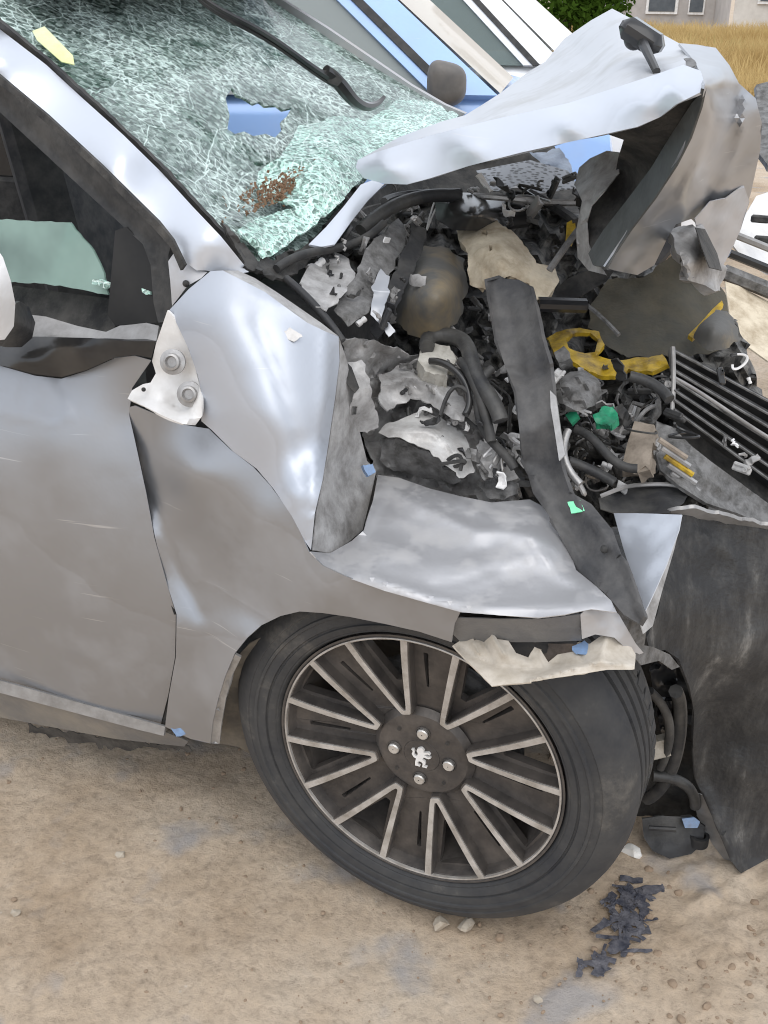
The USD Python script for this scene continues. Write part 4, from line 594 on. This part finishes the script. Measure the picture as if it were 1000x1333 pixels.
P('inner_panel_shadow', [(494, 570), (530, 576), (556, 588), (580, 608), (606, 624), (590, 630), (550, 622), (510, 612), (494, 600)], [(494, 570, .20), (556, 588, .18), (606, 624, .19), (550, 622, .22), (494, 600, .2)], DULL, step=6, rough=5, noise=(.03, 26, 5))
P('tail_plate', [(622, 572), (640, 580), (660, 600), (676, 622), (660, 628), (640, 622), (624, 612)], [(622, 572, .24), (676, 622, .21), (640, 622, .2), (650, 596, .22)], INNER, step=5, rough=5, noise=(.02, 24, 4))
P('lower_bracket', [(620, 628), (648, 622), (672, 628), (676, 642), (655, 652), (632, 648)], [(620, 628, .22), (676, 635, .21), (650, 652, .2), (648, 622, .23)], DULL, step=5, rough=5, noise=(.02, 30, 4))
P('bracket_upright', [(452, 470), (470, 468), (480, 495), (490, 530), (492, 555), (478, 566), (460, 560), (456, 530), (460, 500)], [(452, 470, .14), (470, 468, .16), (492, 555, .18), (460, 560, .14), (470, 515, .13)], INNER, step=5, rough=5, noise=(.016, 22, 4), holes=[[(459, 530), (466, 530), (466, 540), (459, 540)]])
P('upright_slot', [(450, 470), (458, 478), (468, 505), (462, 512), (452, 500)], [(450, 470, .135), (468, 505, .13), (452, 500, .12)], DARK, step=5)
P('pale_box', [(548, 455), (566, 445), (585, 450), (592, 468), (580, 490), (560, 486), (545, 470)], [(548, 455, .30), (585, 450, .33), (580, 490, .27), (545, 470, .28)], grime('pale_plastic', (.50, .48, .43), (.30, .28, .24), scale=30, rough=.6), 'pale ribbed plastic box', step=5, rough=5, thick=.03, noise=(.008, 40, 4))
P('white_plate', [(570, 432), (590, 426), (604, 440), (600, 455), (588, 448)], [(570, 432, .36), (604, 440, .36), (590, 455, .33)], WHITEM, step=5, rough=5, noise=(.01, 30, 2))
P('yellow_ring', [(712, 440), (730, 430), (760, 426), (780, 432), (788, 448), (778, 464), (800, 470), (830, 466), (862, 462), (870, 474), (850, 484), (820, 482), (790, 490), (766, 484), (740, 468), (722, 458)], [(712, 440, .58), (760, 426, .62), (788, 448, .58), (870, 474, .50), (790, 490, .48), (740, 468, .50), (830, 480, .5)], YELL, 'broken yellow plastic ring', step=5, thick=.008, rough=3, noise=(.02, 22, 4), holes=[[(736, 442), (750, 434), (768, 434), (780, 444), (774, 458), (756, 460), (742, 454)]])
P('yellow_lever', [(896, 436), (912, 420), (928, 402), (940, 391), (942, 396), (928, 412), (914, 430), (902, 440)], [(896, 436, .60), (940, 391, .72), (914, 430, .62)], YELL, step=4, thick=.008)
P('yellow_edge', [(738, 290), (748, 284), (750, 300), (744, 320), (736, 318)], [(738, 290, .62), (750, 300, .6), (740, 320, .57)], YELL, step=4)
P('felt_shield', [(768, 400), (790, 362), (840, 360), (880, 330), (905, 320), (922, 350), (945, 380), (950, 420), (945, 450), (920, 462), (870, 462), (820, 466), (790, 450), (768, 425)], [(768, 400, .70), (840, 360, .74), (905, 320, .78), (950, 420, .74), (920, 462, .62), (820, 466, .56), (850, 410, .68)], grime('felt_brown', (.075, .072, .06), (.12, .105, .075), scale=9, rough=.9, bump=.5, bscale=90), 'brown felt engine shield', step=7, rough=5, noise=(.025, 9, 5))
P('bell_housing', [(900, 440), (915, 418), (935, 402), (955, 410), (965, 440), (950, 452), (920, 458)], [(900, 440, .58), (935, 402, .66), (965, 440, .62), (920, 458, .54), (930, 430, .54)], OLIVE, step=5, rough=5, noise=(.01, 20, 5))
P('grey_box', [(872, 300), (890, 292), (915, 294), (926, 320), (944, 350), (938, 380), (918, 372), (895, 362), (886, 335)], [(872, 300, .56), (915, 294, .60), (944, 350, .62), (918, 372, .54), (890, 335, .48)], INNER, 'grey bracket below the folded hood', step=6, rough=5, thick=.02, noise=(.03, 16, 8))
P('grey_box_recess', [(906, 296), (918, 298), (934, 330), (940, 352), (924, 348), (914, 322)], [(906, 296, .52), (940, 352, .56), (914, 322, .49)], DARK, step=5)
P('black_pocket', [(700, 395), (745, 392), (790, 366), (800, 352), (770, 350), (740, 362), (718, 380)], [(700, 395, .5), (790, 366, .6), (770, 350, .6), (718, 380, .56)], DARK, step=6)
obj('dark_shaft', tube([at(700, 396, .47), at(762, 398, .52)], .013, 10, smooth=0), GLOSSB, car)
obj('bent_rod', tube([at(763, 396, .52), at(780, 410, .50), at(806, 436, .47)], .004, 6), DULL, car)
P('round_gauge', [(728, 494), (742, 484), (762, 482), (780, 494), (784, 512), (774, 528), (752, 536), (734, 526)], [(728, 494, .34), (762, 482, .40), (784, 512, .36), (752, 536, .28), (756, 508, .30)], DULL, 'grey round housing', step=5, thick=.01, ridges=[([(735, 500), (756, 490), (776, 500)], -.02, 5)], noise=(.03, 30, 5))
P('green_connector', [(770, 540), (782, 530), (798, 530), (808, 542), (796, 554), (776, 552)], [(770, 540, .30), (798, 530, .32), (796, 554, .28)], GREEN, 'green plastic connector', step=4, rough=5, thick=.012, noise=(.012, 40, 5))
P('green_connector', [(736, 540), (748, 532), (754, 542), (744, 552)], [(736, 540, .3), (754, 540, .3), (744, 552, .29)], GREEN, step=4, thick=.01)
P('blue_connector', [(472, 606), (486, 604), (490, 614), (478, 620)], [(472, 606, .13), (490, 612, .14), (478, 620, .125)], BLUEC, rough=3, step=4, thick=.01)
P('dark_mesh', [(620, 222), (690, 208), (740, 222), (752, 244), (700, 252), (640, 248)], [(620, 222, .86), (690, 208, .95), (752, 244, .85), (640, 248, .75)], M('mesh_pattern', {'g': ('geometry', {}), 'v': ('voronoi_texture', dict(scale=95)), 'r': ('rgb_ramp', {'ramp': [(.3, (.02,) * 3), (.5, (.30, .31, .33))]}), 'p': ('principled_bsdf', dict(roughness=.5))}, [('g.position', 'v.vector'), ('v.distance', 'r.fac'), ('r.color', 'p.base_color')], surface='p.BSDF'), 'perforated dark mesh', step=7)
P('pale_blue_plate', [(690, 200), (728, 194), (744, 214), (748, 240), (730, 240), (712, 220)], [(690, 200, .98), (744, 214, .95), (730, 240, .88)], grime('pale_blue', (.45, .52, .62), (.30, .34, .42), scale=30, rough=.4), step=5, rough=5, noise=(.03, 22, 5))
for k, pts_ in enumerate([[(612, 255, .66), (660, 258, .66), (700, 262, .68), (750, 264, .70)], [(690, 252, .74), (720, 268, .70), (752, 290, .62)], [(600, 250, .62), (540, 252, .62), (500, 262, .5)], [(752, 300, .56), (730, 330, .52), (715, 352, .50)]]):
    obj('thin_bar', tube([at(*q) for q in pts_], [.006, .009, .007, .006][k], 7), [BARE, BLACKP, BLACKP, DULL][k], car)
for pts_, r, m in [([(556, 452, .30), (572, 436, .34), (596, 440, .34), (612, 462, .30), (622, 492, .26), (640, 520, .23), (652, 548, .21)], .013, BLACKP), ([(600, 470, .29), (618, 500, .25), (632, 540, .22), (640, 575, .2)], .008, SEAL), ([(640, 480, .28), (622, 520, .24), (630, 560, .22), (655, 590, .2), (670, 610, .19)], .007, SEAL),
                   ([(560, 470, .28), (590, 480, .27), (610, 510, .25), (606, 540, .22)], .006, GLOSSB), ([(700, 480, .32), (716, 520, .28), (720, 560, .26)], .012, BLACKP), ([(750, 560, .28), (780, 580, .26), (800, 600, .25), (830, 610, .25)], .007, SEAL), ([(740, 600, .24), (770, 612, .25), (800, 628, .25)], .008, BLACKP),
                   ([(360, 350, .16), (400, 330, .24), (450, 320, .34), (500, 290, .44)], .007, SEAL), ([(372, 362, .16), (412, 400, .14), (446, 444, .12)], .006, BLACKP), ([(470, 300, .42), (510, 270, .5), (560, 255, .58), (600, 256, .62)], .012, BLACKP), ([(820, 490, .40), (850, 500, .40), (872, 520, .38)], .009, BLACKP), ([(740, 560, .26), (736, 600, .22), (756, 630, .2)], .006, BARE)]:
    obj('hose', tube([at(*q) for q in pts_], r, 8), m, car, 60)
# broken brackets and shreds filling the bay
r2 = random.Random(19)
REG = [([(365, 350), (440, 300), (520, 250), (560, 270), (560, 330), (500, 460), (450, 440)], .05, 70), ([(610, 370), (640, 400), (670, 500), (690, 640), (620, 600), (560, 500), (600, 430)], .05, 75), ([(720, 470), (870, 480), (880, 560), (860, 640), (760, 640), (730, 580)], .05, 105), ([(560, 240), (760, 230), (760, 290), (720, 340), (690, 300), (620, 280)], .05, 34), ([(880, 560), (1000, 640), (1000, 600), (890, 540)], .04, 6), ([(880, 470), (960, 460), (1000, 490), (1000, 540), (930, 500)], .04, 4), ([(470, 450), (600, 470), (640, 540), (680, 640), (600, 620), (530, 540)], .03, 46), ([(380, 350), (440, 310), (540, 270), (560, 320), (520, 420), (460, 440)], .035, 40), ([(455, 455), (480, 450), (500, 560), (480, 590), (462, 560)], .03, 14)]
bay = lambda u, v: .26 + max(0, (640 - v)) * .00105 + max(0, u - 650) * .0003 - max(0, 500 - u) * .0009
SHM = [DULL, DULL, BLACKP, INNER, INNER, SEAL, GLOSSB, BARE, BLACKP, TRIM, WHITEM]
for poly, sz, n in REG:
    near_ = {46: lambda u, v: .17 + (640 - v) * .0007, 40: lambda u, v: .17 + .0018 * (420 - v) + .0008 * (u - 450)}.get(n); pg = Polygon(poly); x0, y0, x1, y1 = pg.bounds; k = 0
    while k < n:
        u, v = r2.uniform(x0, x1), r2.uniform(y0, y1)
        if not pg.contains(Point(u, v)): continue
        k += 1; c = at(u, v, (bay(u, v) if not near_ else near_(u, v)) + r2.uniform(-.05, .06) * (.5 if near_ else 1)); kind = r2.random(); L = sz * r2.uniform(.25, 1.0)
        if kind < .45:      # a bent, torn strip of sheet
            nn = 6; xs = np.linspace(-.5, .5, nn) * L; w = L * r2.uniform(.15, .45); b = r2.uniform(-1.5, 1.5) / L; V = []
            for i, x in enumerate(xs):
                for s in (-1, 0, 1): V.append([x, s * w * (.5 + .25 * r2.random()), b * x * x + r2.uniform(-.004, .004)])
            T = []
            for i in range(nn - 1):
                for j in range(2): a = i * 3 + j; T += [[a, a + 3, a + 4], [a, a + 4, a + 1]]
            m = shell(np.array(V), np.array(T), .0025); nm = 'torn_strip'
        elif kind < .7:     # a broken bracket with ribs
            m = cat([rbox((L, L * .35, .006), .3), rbox((L * .9, .006, L * .22), .3, (0, L * .16, L * .1)), rbox((.006, L * .3, L * .2), .3, (L * r2.uniform(-.3, .3), 0, L * .09)), lathe([(L * .06, 0), (L * .12, 0), (L * .12, L * .12), (L * .06, L * .12)], 10).apply_translation((L * .25, 0, .003))]); nm = 'broken_bracket'
        elif kind < .88:
            pp = [np.array([r2.gauss(0, 1), r2.gauss(0, 1), r2.gauss(0, 1)]) * L * .35 for _ in range(5)]; m = tube([q * 1.5 for q in pp], r2.uniform(.0012, .004), 5, smooth=5); nm = 'loose_cable'
        else:
            m = cat([lathe([(.001, -L * .3), (L * .16, -L * .3), (L * .18, -L * .2), (L * .14, 0), (L * .18, L * .05), (L * .18, L * .3), (.001, L * .3)], 14)]); nm = 'plastic_fitting'
        R4 = rot_rand(r2); m.apply_transform(R4); m.apply_translation(c)
        obj(nm, m, SHM[r2.randrange(len(SHM))], car, 30)

# between wheel and bumper: suspension bits
P('suspension_link', [(846, 868), (868, 850), (880, 870), (886, 920), (880, 960), (862, 960), (852, 910)], [(846, 868, .22), (880, 870, .26), (880, 960, .34), (855, 955, .32)], GLOSSB, step=6, noise=(.05, 22, 5))
P('pale_bush', [(846, 968), (870, 962), (874, 984), (850, 990)], [(846, 968, .30), (874, 970, .31), (850, 990, .30)], grime('pale_rubber', (.40, .37, .32), (.25, .22, .18), scale=40, rough=.8), step=4, thick=.02)
for pts_, r in [([(842, 1040, .36), (870, 1010, .34), (884, 960, .33), (880, 900, .26)], .012), ([(850, 1010, .32), (890, 1020, .34), (905, 1050, .36)], .010), ([(846, 900, .24), (868, 930, .28), (860, 1000, .32)], .008)]:
    obj('lower_arm', tube([at(*q) for q in pts_], r, 8), BLACKP, car, 60)
P('bumper_lower_bar', [(900, 1030), (915, 1035), (940, 1085), (962, 1134), (950, 1128), (928, 1100), (908, 1062)], [(900, 1030, .36), (962, 1134, 'z', .015), (928, 1100, .36), (920, 1050, .36)], TRIM, step=6, noise=(.01, 20, 3))

# ------------------------------------------------------------------ neighbours in the row of wrecks
def parked(name, label, A, paintm, sidem, screenm, mirror=True, rz=.34, nose=1.0, run=.50):
    """a car parked nose right; A is the foot of its near windscreen pillar"""
    A = np.array(A, float); t = thing(name, label, 'car', (A[0], A[1], 0)); x0, y0, zb = A; W = 1.62
    turn = trimesh.transformations.rotation_matrix(rz, [0, 0, 1], [A[0], A[1], 0])
    def obj(nm, m, *a): m = m.copy(); m.apply_transform(turn); return globals()['obj'](nm, m, *a)
    inner_trim = grime(name + '_inner_trim', (.50, .46, .40), (.40, .37, .32), scale=8, rough=.7)
    def loft(sections, m, nm, parent=t, sm=40, label=None):   # cross-sections [(x, [(y, z)...])]
        n = len(sections[0][1]); V = [[x, y, z] for x, s in sections for y, z in s]; F = []
        for i in range(len(sections) - 1):
            for j in range(n): a, b = i * n + j, i * n + (j + 1) % n; F += [[a, b, b + n], [a, b + n, a + n]]
        for e, o in ((0, 1), (len(sections) - 1, -1)):
            for j in range(1, n - 1): q = [e * n, e * n + j, e * n + j + 1]; F.append(q[::-1] if o > 0 else q)
        mm = trimesh.Trimesh(V, F, process=False); trimesh.repair.fix_normals(mm); return obj(nm, mm, m, parent, sm, label)
    def sec(x, top, lo, tuck): return (x, [(y0 + tuck, lo), (y0 - .03 + tuck, lo + .25), (y0 - .05 + tuck, (lo + top) / 2 + .1), (y0 - .01 + tuck, top - .06), (y0 + .05 + tuck, top), (y0 + W - .05 - tuck, top), (y0 + W + .01 - tuck, top - .06), (y0 + W + .05 - tuck, (lo + top) / 2 + .1), (y0 + W + .03 - tuck, lo + .25), (y0 + W - tuck, lo)])
    body = loft([sec(x0 - 3.0, zb - .05, .35, .12), sec(x0 - 2.8, zb, .22, .03), sec(x0 - 1.0, zb - .02, .2, 0), sec(x0 + .02, zb - .005, .2, 0), sec(x0 + .35 * nose, zb - .09 * nose, .2, 0), sec(x0 + .8 * nose, zb - .22 * nose, .22, .04), sec(x0 + .95 * nose, zb - .36, .28, .15)], paintm, 'body')
    rt = zb + .40; T = np.array([x0 - run, y0 + .20, rt])
    rb = [(x0 - run, rt), (x0 - 1.4, rt + .05), (x0 - 2.3, rt)]
    roof = trimesh.convex.convex_hull(np.array([[x, y, z - d] for x, z in rb for y, d in ((y0 + .17, .03), (y0 + .28, -.015), (y0 + W - .28, -.015), (y0 + W - .17, .03))])); obj('roof', roof, paintm, t)
    for s in (0, 1):
        yy = (lambda y: y) if s == 0 else (lambda y: 2 * y0 + W - y)
        def slab(pts, th): 
            P_ = np.array([[x, yy(y), z] for x, y, z in pts]); n = np.cross(P_[1] - P_[0], P_[2] - P_[0]); n /= np.linalg.norm(n); return trimesh.convex.convex_hull(np.vstack([P_, P_ + n * th]))
        lean = lambda z: y0 + .0 + (z - zb) * .45
        obj('windscreen_pillar', slab([(x0 + .0, lean(zb) - .004, zb), (x0 - .13, lean(zb) - .004, zb), (T[0] - .10, lean(rt), rt), (T[0] + .015, lean(rt), rt)], .05), inner_trim if s else paintm, t)
        obj('pillar_trim', slab([(x0 - .125, lean(zb) - .016, zb - .005), (x0 - .165, lean(zb) - .016, zb - .005), (T[0] - .135, lean(rt) - .012, rt), (T[0] - .095, lean(rt) - .012, rt)], .01), SEAL, t)
        obj('door_frame', slab([(x0 - .165, lean(zb) - .008, zb - .005), (x0 - .215, lean(zb) - .008, zb - .005), (T[0] - .185, lean(rt) - .004, rt), (T[0] - .135, lean(rt) - .004, rt)], .02), paintm, t)
        obj('side_window', slab([(x0 - .21, lean(zb) + .008, zb - .01), (x0 - 1.15, lean(zb) + .008, zb - .01), (x0 - 1.15, lean(rt) + .008, rt), (T[0] - .18, lean(rt) + .008, rt)], .005), sidem, t)
        obj('rear_side_window', slab([(x0 - 1.27, lean(zb) + .008, zb - .01), (x0 - 2.35, lean(zb) + .008, zb - .01), (x0 - 2.1, lean(rt) + .008, rt), (x0 - 1.27, lean(rt) + .008, rt)], .005), sidem, t)
        obj('door_pillar', slab([(x0 - 1.15, lean(zb), zb), (x0 - 1.27, lean(zb), zb), (x0 - 1.27, lean(rt), rt), (x0 - 1.15, lean(rt), rt)], .03), SEAL, t)
        obj('rear_pillar', slab([(x0 - 2.33, lean(zb), zb - .01), (x0 - 2.75, lean(zb), zb - .01), (x0 - 2.35, lean(rt), rt - .01), (x0 - 2.08, lean(rt), rt)], .04), paintm, t)
    lean = lambda z: y0 + (z - zb) * .45
    scr = trimesh.convex.convex_hull(np.array([[x0 + .01, y0 + .03, zb + .004], [x0 + .10, y0 + W / 2, zb + .004], [x0 + .04, y0 + W - .03, zb + .004], [T[0] + .02, lean(rt) + .03, rt], [T[0] + .10, y0 + W / 2, rt + .01], [T[0] + .05, 2 * y0 + W - lean(rt) - .03, rt]])); obj('windscreen', scr, screenm, t, 20)
    if mirror:
        mm = trimesh.creation.icosphere(3, 1.0); v = np.array(mm.vertices); v = np.sign(v) * np.abs(v) ** .62; k = (v[:, 1] + 1) / 2   # k: 0 at the outer end, 1 at the door
        v[:, 0] *= .55 + .45 * (1 - k); v[:, 2] *= (1 - .45 * k) * (1 - .22 * v[:, 0]); v[:, 2] -= .35 * k
        mm.vertices = v * [.075, .125, .082] + [x0 - .175, y0 - .10, zb + .05]
        obj('side_mirror', mm, GREYP, t, 40)
    for xx in (x0 + .38, x0 - 2.2):
        for yy_, s in ((y0 - .02, -1), (y0 + W + .02, 1)):
            w = lathe([(.01, .0), (.19, .0), (.2, .015), (.29, .02), (.31, -.01), (.31, -.16), (.2, -.18)], 40); w.apply_transform(frame([xx, yy_, .31], [1, 0, 0], [0, 0, -s * 1.0], [0, s, 0])); obj('wheel', w, RUBBER, t)
    return t
parked('blue_car', 'light blue car parked right behind the silver wreck', at(648, 124, 2.5), BLUEP, GREYPANE, BEIGEPANE, nose=.5)
parked('white_car', 'white car parked beyond the blue car', at(735, 84, 4.75), WHITEP, DARKPANE, diffuse_pane('pale_windscreen', (.75, .73, .70), .85), rz=.16, mirror=False)

# pieces of another wreck beyond the hood, at the right edge
wr = thing('white_wreck_front', 'smashed white car front with dark grille bars at the right edge', 'car', at(1000, 330, 'z', .3))
P('bumper_skin', [(985, 255), (1000, 250), (1120, 270), (1140, 390), (1060, 372), (1000, 356), (968, 336), (955, 320), (968, 285)], [(985, 255, 2.2), (1140, 280, 2.5), (1140, 390, 2.1), (955, 320, 1.9), (968, 336, 1.9), (1050, 330, 2.1)], WHITEM, parent=wr, step=8, noise=(.05, 6, 6), thick=.006)
for k in range(3):
    u0, v0 = 958 - k * 8, 306 + k * 24; obj('grille_bar', tube([at(u0, v0, 1.78 - k * .02), at(u0 + 45, v0 + 18, 1.80 - k * .02), at(u0 + 150, v0 + 62, 1.86 - k * .02)], [.010, .012, .022][k], 6), [TRIM, GLOSSB, DULL][k], wr)
P('bumper_plate', [(944, 366), (962, 372), (1000, 392), (1130, 430), (1130, 490), (1000, 470), (958, 440), (950, 410)], [(944, 366, 1.7), (1000, 392, 1.75), (1130, 430, 1.9), (958, 440, 1.5), (1130, 490, 1.6)], CREAM, parent=wr, step=9, noise=(.03, 8, 6), thick=.004)
for k, (u, v) in enumerate([(990, 285), (994, 312)]): obj('bumper_slot', rbox((.05, .02, .02), .2, at(u, v, 1.95)), DARK, wr)
P('dark_pillar', [(985, 110), (1000, 106), (1140, 120), (1140, 250), (1000, 215), (985, 195), (968, 205), (960, 200), (985, 160)], [(985, 110, 2.9), (1140, 120, 3.1), (1140, 250, 2.6), (985, 195, 2.5), (962, 203, 2.5)], DULL, parent=wr, step=9, noise=(.08, 5, 5), thick=.02)

# ------------------------------------------------------------------ loose things on the ground
def stone(c, s, seed, flat=.7):
    r = np.random.default_rng(seed); v = r.normal(size=(16, 3)); v /= np.linalg.norm(v, axis=1, keepdims=True); v *= r.uniform(.8, 1.1, (16, 1))
    m = trimesh.convex.convex_hull(v * [s * 1.2, s * .95, s * flat]); m = m.subdivide().subdivide(); q = np.array(m.vertices); q = q + q * (.10 * (meshkit.fbm(q / s * 1.6 + seed, 3, seed) - .5))[:, None] * 2
    m.vertices = q; m.apply_transform(trimesh.transformations.rotation_matrix(seed, [0, 0, 1])); m.apply_translation(c); return m
for (u, v, s, mt, lab) in [(574, 1203, .0155, STONE, 'pale rounded stone under the tyre, left of its flatter neighbour'), (608, 1203, .017, STONE, 'flat tan stone under the tyre, right of the pale rounded one'), (823, 1108, .020, WSTONE, 'bright white stone right of the tyre beside the black tray'),
                           (157, 1112, .010, STONE, 'small brown stone lying alone on bare dirt left of the wheel'), (20, 1188, .009, STONE, 'small pale pebble at the left edge of the dirt'), (700, 1300, .009, STONE, 'pale pebble at the bottom of the dirt right of centre')]:
    c = at(u, v, 'z', s * .4); p = obj('stone', stone(c, s, int(u)), mt, None, 30); tag(p, lab, 'stone')
gv, gm = [], random.Random(3)
def gravel(n, fn, smin, smax, seed):
    r = random.Random(seed); ms = []
    for i in range(n):
        x, y = fn(r); s = smin * (smax / smin) ** (r.random() ** 2.2); m = trimesh.creation.icosphere(1, 1.0); v = np.array(m.vertices) * np.array([s, s * r.uniform(.6, 1), s * r.uniform(.4, .8)]); v *= (1 + .3 * (np.array([[r.random()] for _ in v]) - .5)); m.vertices = v
        m.apply_transform(trimesh.transformations.rotation_matrix(r.random() * 6, [0, 0, 1])); m.apply_translation((x, y, s * .25)); ms.append(m)
    return cat(ms)
GRAV = M('gravel', {'g': ('geometry', {}), 'r': ('rgb_ramp', {'ramp': [(0, (.26, .19, .13)), (.5, (.40, .33, .25)), (.85, (.46, .40, .33)), (1, (.62, .58, .52))]}), 'p': ('principled_bsdf', dict(roughness=.9))}, [('g.random_per_island', 'r.fac'), ('r.color', 'p.base_color')], surface='p.BSDF')
obj('gravel', cat([gravel(1500, lambda r: (r.uniform(-1.2, .9), r.uniform(-.7, .7)), .0012, .006, 1), gravel(1100, lambda r: (r.gauss(.62, .16), r.gauss(.22, .14)), .0015, .010, 2)]), GRAV, None, False, 'fine gravel and clods scattered over the dirt', kind='stuff')
tray = thing('plastic_tray', 'broken black plastic tray with a blue plug lying under the bumper', 'car part', at(880, 1080, 'z', .0))
P('tray_shell', [(836, 1066), (862, 1062), (900, 1064), (918, 1076), (916, 1098), (900, 1112), (872, 1118), (850, 1108), (838, 1090)], [(836, 1066, 'z', .07), (900, 1064, 'z', .08), (918, 1076, 'z', .07), (900, 1112, 'z', .02), (850, 1108, 'z', .02), (872, 1118, 'z', .015), (875, 1085, 'z', .055)], BLACKP, parent=tray, step=6, thick=.012, noise=(.006, 20, 3))
P('blue_plug', [(888, 1066), (904, 1064), (912, 1070), (908, 1078), (892, 1078)], [(888, 1066, 'z', .09), (912, 1070, 'z', .09), (895, 1078, 'z', .078)], BLUEC, parent=tray, step=4, thick=.015)
obj('tray_socket', lathe([(.012, 0), (.018, 0), (.018, .02), (.012, .02)], 16).apply_translation(at(909, 1098, 'z', .03)), BLACKP, tray)
obj('tray_pin', tube([at(845, 1078, 'z', .075), at(880, 1080, 'z', .078)], .005), BLACKP, tray)
rs = random.Random(77); sh = []
def shred(c, L, w):
    n = 6; xs = np.linspace(-.5, .5, n) * L; V = [[x, e * w * rs.uniform(.3, 1), .002 + rs.uniform(0, .004)] for x in xs for e in (-1, 1)]; T = []
    for i in range(n - 1): a = 2 * i; T += [[a, a + 2, a + 3], [a, a + 3, a + 1]]
    m = shell(np.array(V), np.array(T), .001); m.apply_transform(trimesh.transformations.rotation_matrix(rs.gauss(1.2, .9), [0, 0, 1])); m.apply_translation(c); return m
for k in range(60):
    a = rs.random(); u, v = 826 - 20 * a + rs.gauss(0, 14), 1152 + 80 * a + rs.gauss(0, 9)
    if k > 48: u, v = rs.gauss(775, 13), rs.gauss(1254, 6)
    c = at(u, v, 'z', .004); sh.append(shred(c, rs.uniform(.012, .055), rs.uniform(.003, .014)))
obj('plastic_shreds', cat(sh), RAG, None, 30, 'dark bluish shreds of torn plastic strewn on the dirt right of the tyre', kind='stuff')
